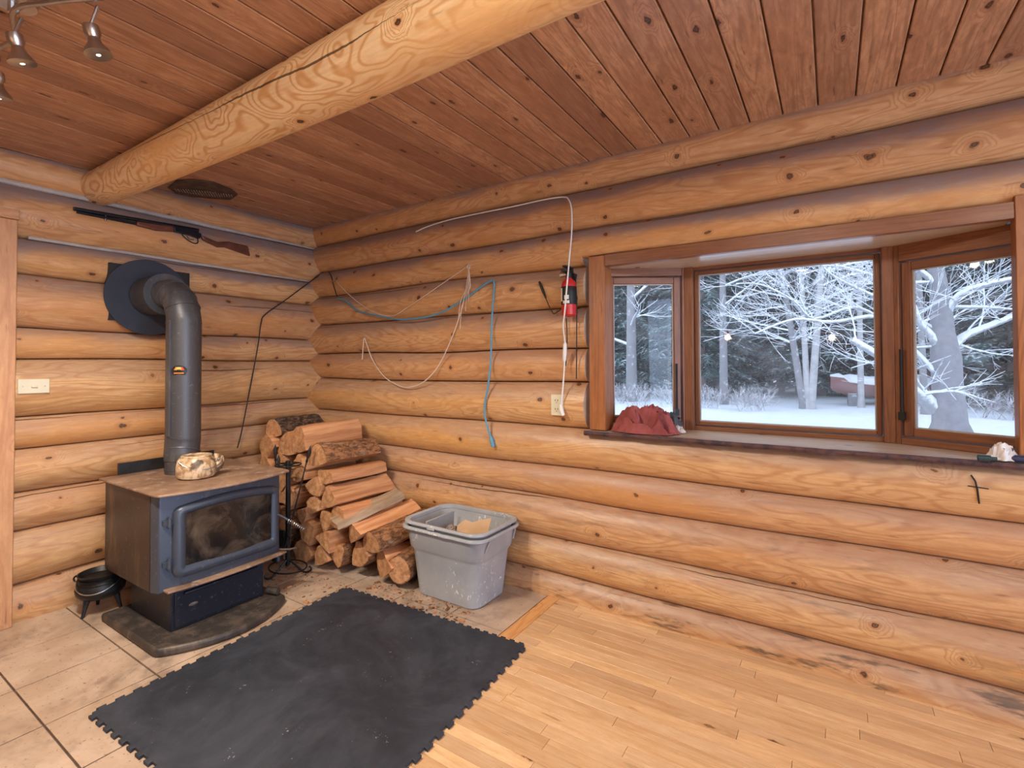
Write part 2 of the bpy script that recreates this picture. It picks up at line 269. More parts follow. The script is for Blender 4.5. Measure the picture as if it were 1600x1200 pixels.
# ------------------------------------------------------------------ mesh helpers
class MB:
    def __init__(s): s.v = []; s.f = []; s.mi = []; s.wc = []; s.ws = []
    def vert(s, p, wc=None, ws=(0, 0, 0)): s.v.append(tuple(p)); s.wc.append(wc or (0, 0, 0)); s.ws.append(ws); return len(s.v)-1
    def face(s, idx, mi=0): s.f.append(tuple(idx)); s.mi.append(mi)
    def box(s, lo, hi, mi=0, mat=None, wid=None, ax=0):
        lo, hi = Vector(lo), Vector(hi); wid = R(0, 900)//1 if wid is None else wid; off = R(0, 20)
        # own vertices on each side so grain runs along axis `ax`
        c = [Vector((x, y, z)) for x in (lo.x, hi.x) for y in (lo.y, hi.y) for z in (lo.z, hi.z)]
        oth = [i for i in range(3) if i != ax]
        ids = []
        for p in c:
            q = (mat @ p) if mat else p
            ids.append(s.vert(q, (p[ax]+off, p[oth[0]]+p[oth[1]]+off*.3, wid)))
        for q in ((0, 1, 3, 2), (4, 6, 7, 5), (0, 4, 5, 1), (2, 3, 7, 6), (0, 2, 6, 4), (1, 5, 7, 3)): s.face([ids[i] for i in q], mi)
    def tube(s, pts, rad, seg=10, mi=0, caps=True, wid=None, sq=None):
        pts = [Vector(p) for p in pts]; n = len(pts); rs = rad if isinstance(rad, (list, tuple)) else [rad]*n
        wid = R(0, 900)//1 if wid is None else wid
        up = None; rings = []; L = 0
        for i, p in enumerate(pts):
            a = pts[max(0, i-1)]; b = pts[min(n-1, i+1)]; t = (b-a)
            if t.length < 1e-9: t = Vector((0, 0, 1))
            t.normalize()
            if up is None: up = t.orthogonal().normalized()
            up = (up - t*up.dot(t))
            if up.length < 1e-6: up = t.orthogonal()
            up.normalize(); w = t.cross(up)
            if i: L += (pts[i]-pts[i-1]).length
            rings.append([s.vert(p + (up*cos(2*pi*k/seg)+w*sin(2*pi*k/seg))*rs[i], (L, 2*pi*k/seg*max(rs[i], .001), wid)) for k in range(seg)])
        for i in range(n-1):
            for k in range(seg): s.face((rings[i][k], rings[i][(k+1) % seg], rings[i+1][(k+1) % seg], rings[i+1][k]), mi)
        if caps: s.face(rings[0][::-1], mi); s.face(rings[-1], mi)
    def lathe(s, prof, seg=32, mi=0, o=(0, 0, 0), mat=None, wid=1):
        o = Vector(o); rings = []; L = 0
        for i, (r, z) in enumerate(prof):
            if i: L += math.hypot(r-prof[i-1][0], z-prof[i-1][1])
            row = []
            for k in range(seg):
                p = Vector((r*cos(2*pi*k/seg), r*sin(2*pi*k/seg), z)); p = (mat @ p) if mat else p
                row.append(s.vert(p+o, (L, 2*pi*k/seg*max(r, .01), wid)))
            rings.append(row)
        for i in range(len(prof)-1):
            for k in range(seg): s.face((rings[i][k], rings[i][(k+1) % seg], rings[i+1][(k+1) % seg], rings[i+1][k]), mi)
        if prof[0][0] > 1e-4: s.face(rings[0][::-1], mi)
        if prof[-1][0] > 1e-4: s.face(rings[-1], mi)
    def prism(s, poly, z0, z1, mi=0, mat=None, wid=1):
        """closed outline poly [(x,y)] between z0 and z1"""
        a = []; b = []
        for (x, y) in poly:
            p = Vector((x, y, z0)); q = Vector((x, y, z1)); a.append(s.vert((mat @ p) if mat else p, (x, y, wid))); b.append(s.vert((mat @ q) if mat else q, (x, y+.02, wid)))
        n = len(poly); s.face(a[::-1], mi); s.face(b, mi)
        for i in range(n): s.face((a[i], a[(i+1) % n], b[(i+1) % n], b[i]), mi)
    def build(s, name, mats, parent=None, smooth=35, bevel=0, seg=2, loc=None):
        me = bpy.data.meshes.new(name); me.from_pydata(s.v, [], s.f); me.update()
        at = me.attributes.new('wc', 'FLOAT_VECTOR', 'POINT'); at.data.foreach_set('vector', [x for w in s.wc for x in w])
        if any(w != (0, 0, 0) for w in s.ws):
            a2 = me.attributes.new('ws', 'FLOAT_VECTOR', 'POINT'); a2.data.foreach_set('vector', [x for w in s.ws for x in w])
        mats = mats if isinstance(mats, (list, tuple)) else [mats]
        for m in mats: me.materials.append(M[m] if isinstance(m, str) else m)
        me.polygons.foreach_set('material_index', s.mi)
        bm = bmesh.new(); bm.from_mesh(me); bmesh.ops.recalc_face_normals(bm, faces=bm.faces); bm.to_mesh(me); bm.free()
        o = bpy.data.objects.new(name, me); COL.objects.link(o)
        if smooth: me.polygons.foreach_set('use_smooth', [True]*len(me.polygons)); me.set_sharp_from_angle(angle=radians(smooth))
        if bevel: m = o.modifiers.new('bevel', 'BEVEL'); m.width = bevel; m.segments = seg; m.limit_method = 'ANGLE'
        if parent: o.parent = parent; o.matrix_parent_inverse = Matrix.Translation(-Vector(parent.location)) if parent.type == 'EMPTY' and parent.parent is None else Matrix.Identity(4)
        return o
def thing(name, label, cat, loc=(0, 0, 0), group=None):
    o = bpy.data.objects.new(name, None); COL.objects.link(o); o.location = loc; o.empty_display_size = .1; return tag(o, label, cat, group)
def tag(o, label, cat, group=None, kind=None):
    o['label'] = label; o['category'] = cat
    if group: o['group'] = group
    if kind: o['kind'] = kind
    return o
def struct(o, label=None):
    o['kind'] = 'structure'
    if label: o['label'] = label
    return o
def smoothpts(pts, sub=6):
    pts = [Vector(p) for p in pts]; out = []
    for i in range(len(pts)-1):
        p0 = pts[max(i-1, 0)]; p1 = pts[i]; p2 = pts[i+1]; p3 = pts[min(i+2, len(pts)-1)]
        for k in range(sub):
            t = k/sub; out.append(.5*((2*p1)+(p2-p0)*t+(2*p0-5*p1+4*p2-p3)*t*t+(3*p1-p0-3*p2+p3)*t**3))
    out.append(pts[-1]); return out
#@@STRUCT
# ------------------------------------------------------------------ log walls
def logseg(mb, u0, u1, z0, z1, frame, wid, k=.60, cut_low=None, cut_high=None, N=16, du=.03, shade_dirt=(1., 0.)):
    """one log between two seams; frame(u, depth, z) -> point; depth is how far it bulges into the room"""
    n = max(2, int((u1-u0)/du)); g = .0034; rows = []; off = wid*13.7 % 29
    th0 = math.asin(.5/k)
    for i in range(n+1):
        u = u0+(u1-u0)*i/n
        a = z0+g+(.015*noise.noise((u*1.1, wid_seam(z0), 3.1))); b = z1-g+(.015*noise.noise((u*1.1, wid_seam(z1), 3.1)))
        h = b-a; rr = h*k*(1+.02*noise.noise((u*.6, wid*3.3, 8))); th = math.asin(min(.99, h/2/rr)); row = []
        for j in range(N+1):
            t = j/N; an = -th+2*th*t; z = (a+b)/2+rr*sin(an); d = rr*cos(an)-rr*cos(th)
            d += .007*noise.noise((u*1.6, z*5, wid))+.003*noise.noise((u*5, z*14, wid))*sin(pi*t)
            if cut_low is not None and z < cut_low: z = cut_low
            if cut_high is not None and z > cut_high: z = cut_high
            row.append(mb.vert(frame(u, d, z), (u+off, rr*an+wid*.77, wid), (t, shade_dirt[0], shade_dirt[1])))
        row.append(mb.vert(frame(u, -.14, b if cut_high is None else cut_high), (u+off, 1+wid*.77, wid), (0.5, 0, 0)))
        row.append(mb.vert(frame(u, -.14, a if cut_low is None else cut_low), (u+off, 1.2+wid*.77, wid), (0.5, 0, 0)))
        rows.append(row)
    m = N+3
    for i in range(n):
        for j in range(m): mb.face((rows[i][j], rows[i+1][j], rows[i+1][(j+1) % m], rows[i][(j+1) % m]))
    # sawn ends, with their own vertices
    for r_ in (rows[0], rows[-1]):
        ids = [mb.vert(mb.v[q], (mb.v[q][1]*1., mb.v[q][2], wid+.3), (0.2, 0, 0)) for q in r_]; mb.face(ids, 1)
_sd = {}
def wid_seam(z): return round(z, 3)*17.3
RS = [-.10, .112, .314, .545, .722, .946, 1.19, 1.386, 1.618, 1.85, 2.045, 2.264, 2.46]
LS = [-.06, .178, .448, .648, .868, 1.035, 1.332, 1.500, 1.782, 1.968, 2.238, 2.43]
WX0, WX1 = 2.405, 4.125            # window cut-out in the right-hand wall
fr = lambda u, d, z: (u, -d, z)
mb = MB()
for i in range(len(RS)-1):
    z0, z1 = RS[i], RS[i+1]; mid = (z0+z1)/2; shade_dirt = (1.0 if mid > 1.75 else (.75 if mid > 1.3 else .45), .9 if i == 0 else (.35 if i in (1, 2) else .06))  # painted top shade, stronger on upper logs; then dark mould, most on lowest
    if 5 <= i <= 8:
        hi = None
        logseg(mb, -.06, WX0, z0, z1, fr, i+1, shade_dirt=shade_dirt); logseg(mb, WX1, 7.1, z0, z1, fr, i+21, shade_dirt=shade_dirt)
    elif i == 9:
        logseg(mb, -.06, WX0-.02, z0, z1, fr, i+1, shade_dirt=shade_dirt); logseg(mb, WX0-.02, WX1+.02, z0, z1, fr, i+1, cut_low=1.885, shade_dirt=shade_dirt); logseg(mb, WX1+.02, 7.1, z0, z1, fr, i+1, shade_dirt=shade_dirt)
    else: logseg(mb, -.06, 7.1, z0, z1, fr, i+1, shade_dirt=shade_dirt)
mb.box((-.3, .135, -.1), (WX0, .16, 2.5)); mb.box((WX1, .135, -.1), (7.1, .16, 2.5)); mb.box((WX0, .135, -.1), (WX1, .16, .93)); mb.box((WX0, .135, 1.89), (WX1, .16, 2.5))
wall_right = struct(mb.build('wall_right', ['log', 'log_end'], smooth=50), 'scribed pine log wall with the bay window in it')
fl = lambda u, d, z: (d, -u, z)
mb = MB()
for i in range(len(LS)-1):
    z0, z1 = LS[i], LS[i+1]; mid = (z0+z1)/2; shade_dirt = (1.0 if mid > 1.7 else (.6 if mid > 1.3 else .35), .08 if i else .4)  # strength of painted top shade, then of dark mould
    logseg(mb, -.06, 5.6, z0, z1, fl, 40+i, shade_dirt=shade_dirt)
mb.box((-.16, -5.6, -.1), (-.135, .16, 2.5))
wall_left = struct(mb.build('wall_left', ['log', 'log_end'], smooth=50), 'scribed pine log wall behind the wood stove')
# pale bead of caulk lying in two upper seams of the left wall
for zz, yy in ((1.970, (0, -1.72)), (2.240, (-.02, -1.98))):
    t = MB(); t.tube([(.012, yy[0]+(yy[1]-yy[0])*q/20, zz+.004*noise.noise((q*.5, zz, 0))) for q in range(21)], [(.014 if zz > 2.1 else .009)*(.35+.65*min(1, q/9)) for q in range(21)], 8); t.build('caulk_bead', 'caulk', wall_left)
t = MB(); t.tube([RW(1517, 742, -.057), RW(1524, 752, -.062), RW(1527, 764, -.063), RW(1530, 787, -.060)], .0028, 6)
t.tube([RW(1512, 759, -.063), RW(1526, 761, -.064), RW(1545, 764, -.063)], .0018, 6); t.build('crack_mark', 'black', wall_right)

# ceiling: tongue and groove boards running away from the window wall
mb = MB(); k = 0; x = 2.036-.1325*18
while x < 7.0:
    y1 = .13
    for (a, b) in (((-5.6), R(-2.6, -2.2)), (None, y1)):
        a = a if a is not None else prev
        mb.box((x+.0030, a+.001, 2.400), (x+.1325-.0030, b, 2.42), wid=k*3+1 if a < -3 else k*3+2, ax=1); prev = b
    k += 1; x += .1325
mb.box((-.3, -5.7, 2.425), (7.2, .25, 2.46), ax=1)
ceiling = struct(mb.build('ceiling', 'ceil', smooth=0, bevel=.0028, seg=1), 'red-brown cedar board ceiling')
# floor: hearth tiles, hardwood strips
mb = MB()
mb.box((-.2, -5.7, -.12), (7.2, .2, -.012), 1)
xs = [-.1]+[.04+.36*i for i in range(0, 6)]+[2.172]; ys = [.06, -.14, -.50, -.853, -1.206, -1.559, -1.912, -2.265, -2.618, -2.97, -3.3, -3.65, -4.0, -4.4, -4.8, -5.2, -5.6]
for i in range(len(xs)-1):
    if xs[i+1]-xs[i] < .03: continue
    for j in range(len(ys)-1): mb.box((xs[i]+.0035, ys[j+1]+.0035, -.02), (xs[i+1]-.0035, ys[j]-.0035, R(-.0006, .0006)), 0)
j = 0; y = -.012
while y > -5.6:
    x = 2.246+.0; L = -R(0, .8)
    while x < 7.1:
        e = min(7.1, x+max(.12, (R(.35, 1.1)+L))); L = 0
        mb.box((x+.0007, y-.0565, -.02), (e-.0007, y-.0006, .0), 2, wid=R(0, 3000)//1); x = e
    y -= .0572; j += 1
floor = struct(mb.build('floor', ['tile', 'grout', 'plank'], smooth=0, bevel=.0009, seg=1), 'hearth tiles meeting pale hardwood strips')
mb = MB(); y = -.02
for L_ in (.52, .75, .9, 1.1, 1.2, 1.1):
    mb.box((2.1745, y-L_+.001, -.02), (2.2445, y, .002), ax=1); y -= L_
struct(mb.build('trim_1', 'strip', smooth=0, bevel=.001, seg=1), 'pine border strip between hearth tiles and hardwood')
# board trim of the doorway at the far left, with its head board
mb = MB(); mb.box((.0, -1.985, 0), (.088, -1.775, 2.035), ax=2); o = mb.build('trim_2', 'trim', bevel=.004); struct(o, 'upright pine board of the doorway at the far left')
mb = MB(); mb.box((.0, -3.2, 2.037), (.092, -1.770, 2.085), ax=1); struct(mb.build('trim_3', 'trim', bevel=.003), 'pine head board over the doorway at the far left')
# rest of the room, behind and beside the camera: plastered walls, each with a large opening
M['plaster'] = plain('plaster', (.34, .22, .14), .8, 0, .1, 2)
mb = MB(); mb.box((7.1, -5.7, 0), (7.25, -4.1, 2.42)); mb.box((7.1, -.7, 0), (7.25, .2, 2.42)); mb.box((7.1, -4.1, 2.35), (7.25, -.7, 2.42)); struct(mb.build('wall_east', 'plaster', smooth=0), 'plain wall around the patio door opening')
mb = MB(); mb.box((-.2, -5.75, 0), (7.2, -5.6, 2.42)); struct(mb.build('wall_back', 'plaster', smooth=0), 'plain wall behind the viewer')

# ceiling beam
mb = MB(); seg = 40; rings = []
N = 150
for i in range(N+1):
    x = -.05+6.6*i/N; r = .092+.018*min(1, max(0, x/2.2)); cy, cz = -1.427+.006*sin(x*1.3), 2.405-r-.002
    row = []
    for k in range(seg+1):
        a = 2*pi*k/seg; rr = r*(1+.018*noise.noise((x*1.2, cos(a)*1.5, sin(a)*1.5+4)))
        zz = cz+rr*cos(a); row.append(mb.vert((x, cy+rr*sin(a), min(zz, 2.4)), (x+3, r*a, 5)))
    rings.append(row)
for i in range(N):
    for k in range(seg): mb.face((rings[i][k], rings[i][k+1], rings[i+1][k+1], rings[i+1][k]))
mb.face(rings[0][:-1]); mb.face(rings[-1][:-1][::-1])
tag(mb.build('ceiling_beam', 'beam', smooth=60), 'round peeled log beam with swirling grain running under the board ceiling', 'beam')

# ------------------------------------------------------------------ bay window
win = bpy.data.objects.new('window_1', None); COL.objects.link(win); struct(win, 'wood framed bay window with three panes above the sill')
def wpart(name, boxes, mat, parent=win, bevel=.003, m=None):
    b = MB(); 
    for q in boxes: b.box(q[0], q[1], ax=q[2], mat=m)
    o = b.build(name, mat, parent, bevel=bevel); return o
wpart('jamb', [((2.432, -.05, .948), (2.523, .06, 1.878), 2)], 'post')
wpart('jamb', [((4.089, -.052, .948), (4.125, .006, 1.90), 2)], 'post')
wpart('header', [((2.523, -.05, 1.818), (4.089, -.012, 1.880), 0)], 'win')
wpart('bay_top', [((2.523, -.012, 1.820), (4.089, .36, 1.845), 0)], 'bay')
wpart('bay_roof', [((2.40, -.0, 1.885), (4.15, .40, 1.93), 0)], 'win')
wpart('bay_floor', [((2.45, .08, .86), (4.12, .38, .925), 0)], 'win')
# thick live-edge sill
mb = MB(); n = 90; rows = []
for i in range(n+1):
    x = 2.412+(4.14-2.412)*i/n; e = -.085+.010*noise.noise((x*7, 1, 0))+.006*noise.noise((x*23, 2, 0)); lo = .921+.006*noise.noise((x*11, 5, 0))
    yb = .36
    rows.append([mb.vert(p, (x+2, p[1]+p[2], 3)) for p in ((x, yb, .944), (x, e+.012, .944), (x, e+.003, .943), (x, e, .932), (x, e+.006, lo), (x, .0, lo), (x, yb, .921))])
for i in range(n):
    for k in range(7): mb.face((rows[i][k], rows[i+1][k], rows[i+1][(k+1) % 7], rows[i][(k+1) % 7]), 1 if k in (1, 2, 3, 4) else 0)
mb.face(rows[0]); mb.face(rows[-1][::-1])
mb.build('sill', ['sill', 'sill_edge'], win, smooth=40)
def sash(P0, P1, z0, z1, frame_l, frame_r, ft, fb, sw, handle=None, gz=None, fixed=False):
    """one bay face between plan points P0, P1 (room side); returns a window frame with sash, pane and handle"""
    P0, P1 = Vector((*P0, 0)), Vector((*P1, 0)); d = (P1-P0); Ln = d.length; d.normalize(); nrm = Vector((-d.y, d.x, 0))
    m = Matrix(((d.x, nrm.x, 0, P0.x), (d.y, nrm.y, 0, P0.y), (0, 0, 1, 0), (0, 0, 0, 1)))
    f = wpart('window_frame', [((0, 0, z0), (frame_l, .07, z1), 2), ((Ln-frame_r, 0, z0), (Ln, .07, z1), 2), ((frame_l, 0, z1-ft), (Ln-frame_r, .07, z1), 0), ((frame_l, 0, z0), (Ln-frame_r, .07, z0+fb), 0)], 'win', m=m)
    a, b, c, e = frame_l, Ln-frame_r, z0+fb, z1-ft
    g = .004
    s = wpart('sash', [((a+g, .016, c+g), (a+sw, .06, e-g), 2), ((b-sw, .016, c+g), (b-g, .06, e-g), 2), ((a+sw, .016, e-sw), (b-sw, .06, e-g), 0), ((a+sw, .016, c+g), (b-sw, .06, c+sw), 0)], 'win', parent=f, m=m)
    q = MB(); q.box((a+sw-.004, .036, c+sw-.004), (b-sw+.004, .040, e-sw+.004), mat=m); q.build('glass_pane', 'glass', f, smooth=0)
    # pale weather seal around the pane
    q = MB(); w_ = .006
    for lo, hi in (((a+sw, .028, c+sw), (a+sw+w_, .036, e-sw)), ((b-sw-w_, .028, c+sw), (b-sw, .036, e-sw)), ((a+sw+w_, .028, e-sw-w_), (b-sw-w_, .036, e-sw)), ((a+sw+w_, .028, c+sw), (b-sw-w_, .036, c+sw+w_))): q.box(lo, hi, mat=m)
    q.build('pane_seal', 'caulk', f, smooth=0)
    if handle is not None:
        u, h0, h1 = handle; q = MB(); q.tube([m @ Vector((u, -.004, z)) for z in (h0+.02, h0+.03, (h0+h1)/2, h1-.01, h1)], [.006, .006, .0055, .006, .007], 8); q.box((u-.011, -.012, h0), (u+.011, .006, h0+.035), mat=m)
        q.build('handle', 'black', f)
    return f
A_, B_, C_, D_ = (2.490, .028), (2.885, .262), (3.742, .262), (4.200, .004)
sash(A_, B_, .944, 1.822, .012, .040, .044, .03, .040, handle=(.385, 1.02, 1.30))
sash(B_, C_, .944, 1.826, .018, .018, .022, .022, .024)
sash(C_, D_, .944, 1.822, .045, .012, .075, .030, .040, handle=(.052, 1.05, 1.36))
wpart('corner_post', [((2.858, .245, .944), (2.905, .33, 1.824), 2)], 'win'); wpart('corner_post', [((3.722, .245, .944), (3.765, .33, 1.824), 2)], 'win')
# ------------------------------------------------------------------ wood stove
X, Y, Z = 0, 1, 2
def rotz(a): return Matrix.Rotation(a, 4, 'Z')
stove = thing('wood_stove', 'black steel wood stove with a rusty top and a big glass door on a pedestal', 'stove', (.66, -1.18, 0))
cy = -1.175
def bowed(x0, x1, y0, y1, bow, n=18, r=.02):
    """plan outline whose +X side bows outwards"""
    p = [(x0, y0), (x1-r, y0)]
    for i in range(n+1):
        t = i/n; y = y0+r*.3+(y1-y0-r*.6)*t; p.append((x1+bow*(1-(2*t-1)**2), y))
    p += [(x1-r, y1), (x0, y1)]; return p
b = MB(); b.prism(bowed(.385, 1.000, -1.515, -.885, .125), .0, .040); b.build('base_pad', 'stove_pad', stove, bevel=.014, seg=3)
b = MB(); b.box((.455, -1.410, .040), (.895, -.955, .236)); b.build('pedestal', 'stove_ped', stove, bevel=.004)
b = MB(); b.box((.895, -1.395, .055), (.903, -.968, .222)); dr = b.build('ash_drawer', 'stove_ped', stove, bevel=.003)
b = MB(); b.box((.902, -1.36, .203), (.922, -1.00, .215)); b.build('drawer_pull', 'stove_ped', dr, bevel=.004)
b = MB(); b.lathe([(.0, 0), (.02, 0), (.021, .002), (.0, .003)], 20, mat=Matrix.Translation((.903, -1.315, .14)) @ Matrix.Rotation(pi/2, 4, 'Y') @ Matrix.Diagonal((.38, 1, 1, 1))); b.build('maker_badge', 'steel', dr)
fx0, fx1, fy0, fy1, fz0, fz1 = .275, .885, -1.466, -.850, .237, .690
b = MB(); b.box((fx0, fy0, fz0), (fx1-.05, fy1, fz1)); b.build('firebox', 'stove_side', stove, bevel=.006)
b = MB(); b.box((fx0+.03, fy0-.006, fz0-.004), (fx1-.06, fy0-.0005, fz1-.004)); b.build('side_shield', 'stove_side', stove, bevel=.002)
b = MB(); b.box((fx0+.03, fy1+.0005, fz0-.004), (fx1-.06, fy1+.006, fz1-.004)); b.build('side_shield', 'stove_side', stove, bevel=.002)
# front casting: slightly bowed face with rounded corners
b = MB(); pl = bowed(fx1-.055, fx1, fy0-.006, fy1+.006, .03, 18, .045); b.prism(pl, fz0-.004, fz1); b.build('front_casting', 'stove_front', stove, bevel=.006, seg=3)
b = MB(); b.prism(bowed(.245, .925, -1.485, -.815, .060, 22, .03), .690, .701); b.build('stove_top', 'top', stove, bevel=.003)
b = MB(); b.box((.235, -1.40, .66), (.250, -.90, .765), mat=None); b.build('rear_shield', 'black', stove, bevel=.002)
# door: frame with an arched top, recessed glass
def fxat(y): t = (y-(fy0))/(fy1-fy0); return fx1+.03*(1-(2*t-1)**2)
def arch(y0, y1, z0, z1, rise, r, n=14):
    p = []
    def arc(cx, cz, a0, a1, rr):
        for k in range(6): a = a0+(a1-a0)*k/5; p.append((cx+rr*cos(a), cz+rr*sin(a)))
    arc(y0+r, z0+r, -pi, -pi/2, r); arc(y1-r, z0+r, -pi/2, 0, r)
    arc(y1-r, z1-r, 0, pi/2*.92, r)
    for i in range(1, n): t = i/n; p.append((y1-r+(y0+r-(y1-r))*t, z1+rise*(1-(2*t-1)**2)))
    arc(y0+r, z1-r, pi/2*1.08, pi, r); return p
def ringmesh(outer, inner, th_out, th_mid, mat, name, parent):
    b = MB(); n = len(outer); loops = []
    for poly, off in ((outer, 0), (outer, th_out), ([((o[0]*.75+i_[0]*.25), (o[1]*.75+i_[1]*.25)) for o, i_ in zip(outer, inner)], th_mid), ([((o[0]*.3+i_[0]*.7), (o[1]*.3+i_[1]*.7)) for o, i_ in zip(outer, inner)], th_mid), (inner, th_mid-.012), (inner, 0)):
        loops.append([b.vert((fxat(y)+off, y, z)) for y, z in poly])
    for a in range(len(loops)-1):
        for k in range(n): b.face((loops[a][k], loops[a][(k+1) % n], loops[a+1][(k+1) % n], loops[a+1][k]))
    return b.build(name, mat, parent, smooth=50)
oy0, oy1, oz0, oz1 = -1.408, -.876, .290, .628
iy0, iy1, iz0, iz1 = -1.358, -.922, .340, .588
door = ringmesh(arch(oy0, oy1, oz0, oz1, .022, .04), arch(iy0, iy1, iz0, iz1, .018, .008), .020, .030, 'stove_front', 'door', stove)
b = MB(); ng = 24; gl_ = []
for i in range(ng+1):
    t = i/ng; y = iy0-.004+(iy1-iy0+.008)*t; zt2 = iz1+.004+.018*(1-(2*t-1)**2); gl_.append([b.vert((fxat(y)+d_, y, z)) for d_, z in ((.010, iz0-.004), (.010, zt2), (.004, zt2), (.004, iz0-.004))])
for i in range(ng):
    for k in range(4): b.face((gl_[i][k], gl_[i][(k+1) % 4], gl_[i+1][(k+1) % 4], gl_[i+1][k]))
b.face(gl_[0]); b.face(gl_[-1])
b.build('door_glass', 'soot', door, smooth=0)
for z in (.365, .560):
    b = MB(); b.tube([(fxat(-1.42)+.018, -1.424, z-.018), (fxat(-1.42)+.018, -1.424, z+.018)], .010, 12); b.box((fxat(-1.42)+.000, -1.447, z-.012), (fxat(-1.42)+.014, -1.400, z+.012)); b.tube([(fxat(-1.42)+.018, -1.424, z-.030), (fxat(-1.42)+.018, -1.424, z+.026)], .005, 8)
    b.build('hinge', 'stove_front', door)
hz = .458; b = MB(); hx = fxat(-.89)+.02
b.tube(smoothpts([(hx-.02, -.893, hz+.006), (hx+.015, -.887, hz+.006), (hx+.035, -.865, hz-.012), (hx+.058, -.832, hz-.045)], 5), .006, 8)
hd = b.build('door_handle', 'stove_front', door)
b = MB(); sp = []
for i in range(90):
    t = i/89; c = Vector((hx+.045+.050*t, -.850+.068*t, hz-.030-.058*t)); a = t*2*pi*9; ax = Vector((.050, .068, -.058)).normalized(); u1 = ax.orthogonal().normalized(); u2 = ax.cross(u1)
    sp.append(c+(u1*cos(a)+u2*sin(a))*.0115)
b.tube(sp, .0026, 6); b.build('spring_grip', 'steel', hd)
b = MB(); b.prism([(fx1-.01, -1.440)]+[(fxat(y)+.050, y) for y in [-1.440+.60*i/16 for i in range(17)]]+[(fx1-.01, -.84)], .240, .250)
b.build('ash_lip', 'top', stove, bevel=.003)
b = MB(); b.tube([(.90, -.865, .262), (.95, -.835, .262), (.985, -.815, .272)], .005, 8); b.build('air_control', 'steel', stove)
b = MB(); b.tube([(.90, -.935, .062), (.97, -.915, .062)], [.018]*2, 16); b.build('pad_bolt', 'stove_pad', stove)

# ------------------------------------------------------------------ stove pipe
pipe = thing('stove_pipe', 'dark grey stove pipe rising from the stove top and elbowing into the wall', 'stove pipe', (.44, -1.165, .701))
px_, py_ = .445, -1.165; zt = 1.69; r = .086
b = MB(); b.tube([(px_+.012, py_-.012, .7015), (px_+.012, py_-.012, .775)], r*.93, 36, caps=False); b.tube([(px_+.012, py_-.012, .72), (px_+.012, py_-.012, .728)], r*.96, 36); b.build('base_collar', 'pipe', pipe)
b = MB(); b.tube([(px_+.012, py_-.012, .768), (px_+.010, py_-.010, .80), (px_-.004, py_-.002, .845), (px_, py_, .885), (px_, py_, .90)], [r*.97, r, r, r*1.01, r*1.01], 36); b.tube([(px_-.002, py_-.002, .893), (px_, py_, .903)], r*1.045, 36); b.tube([(px_+.006, py_-.006, .815), (px_+.004, py_-.004, .822)], r*1.03, 36)
b.build('adjustable_elbow', 'pipe', pipe)
b = MB(); b.tube([(px_, py_, .90), (px_, py_, 1.56)], r, 40); b.tube([(px_, py_, 1.535), (px_, py_, 1.542)], r*1.02, 40); b.box((px_+.01, py_-r-.003, .91), (px_+.035, py_-r+.006, 1.55)); b.build('straight_section', 'pipe', pipe)
# four-gore elbow turning to the wall (-X)
b = MB(); R0 = .155; gores = 4
pts = [(px_, py_, 1.545)]
for i in range(gores+1):
    a = (pi/2)*(i/gores); pts.append((px_-R0+R0*cos(a), py_-.01*i/gores, 1.56+R0*sin(a)))
pts.append((px_-R0-.03, py_-.012, 1.56+R0))
b.tube(pts, r*.985, 40)
for i in range(1, gores): a = (pi/2)*(i/gores); t = Vector((-sin(a), 0, cos(a)))*.005; c = Vector((px_-R0+R0*cos(a), py_-.01*i/gores, 1.56+R0*sin(a))); b.tube([c-t, c+t], r*1.02, 40)
b.build('elbow', 'pipe', pipe, smooth=22)
zc = 1.56+R0; yc = py_-.012
b = MB(); b.tube([(.085, yc-.01, zc), (.262, yc-.002, zc)], .116, 44); b.tube([(.258, yc, zc), (.265, yc, zc)], .121, 44); b.build('wall_sleeve', 'pipe', pipe)
b = MB(); b.lathe([(0, 0), (.225, 0), (.226, .002), (.225, .004), (0, .004)], 64, mat=Matrix.Translation((.078, yc-.018, zc-.006)) @ Matrix.Rotation(pi/2, 4, 'Y')); pl = b.build('wall_flashing', 'disc', pipe, smooth=30); 
b = MB(); b.box((.004, yc-.215, zc-.155), (.074, yc+.205, zc+.175)); b.build('wall_box', 'black', pipe)
# magnetic thermometer: black plate, arched top, coloured scale
b = MB(); tp = Matrix.Translation((0, 0, 1.285)); n = 20; 
def onpipe(a, h, off): return (px_+(r+off)*cos(a), py_+(r+off)*sin(a), 1.27+h)
A0 = radians(-38); poly = [(-.030, -.022), (.030, -.022), (.036, -.004)]+[(.037*cos(pi*k/12), .030*sin(pi*k/12)) for k in range(13)]+[(-.036, -.004)]
def patch(poly, off, name, mat, parent):
    b = MB(); o_ = [b.vert(onpipe(A0+x/r, z, off)) for x, z in poly]; i_ = [b.vert(onpipe(A0+x/r, z, off-.003)) for x, z in poly]; c = b.vert(onpipe(A0, sum(p[1] for p in poly)/len(poly), off+.001)); m_ = len(poly)
    for k in range(m_): b.face((o_[k], o_[(k+1) % m_], c)); b.face((o_[k], o_[(k+1) % m_], i_[(k+1) % m_], i_[k]))
    return b.build(name, mat, parent, smooth=0)
th = tag(patch(poly, .0045, 'thermometer', 'black', None), 'small arched black thermometer with a coloured dial stuck on the stove pipe', 'thermometer')
M['dial_yellow'] = plain('dial_yellow', (.75, .52, .10), .4, 0, .05); M['dial_red'] = plain('dial_red', (.60, .07, .03), .4, 0, .05); M['dial_orange'] = plain('dial_orange', (.72, .25, .05), .4, 0, .05)
patch([(-.024, .004), (-.008, .004), (-.006, .012), (-.014, .022)], .0062, 'dial_segment', 'dial_orange', th)
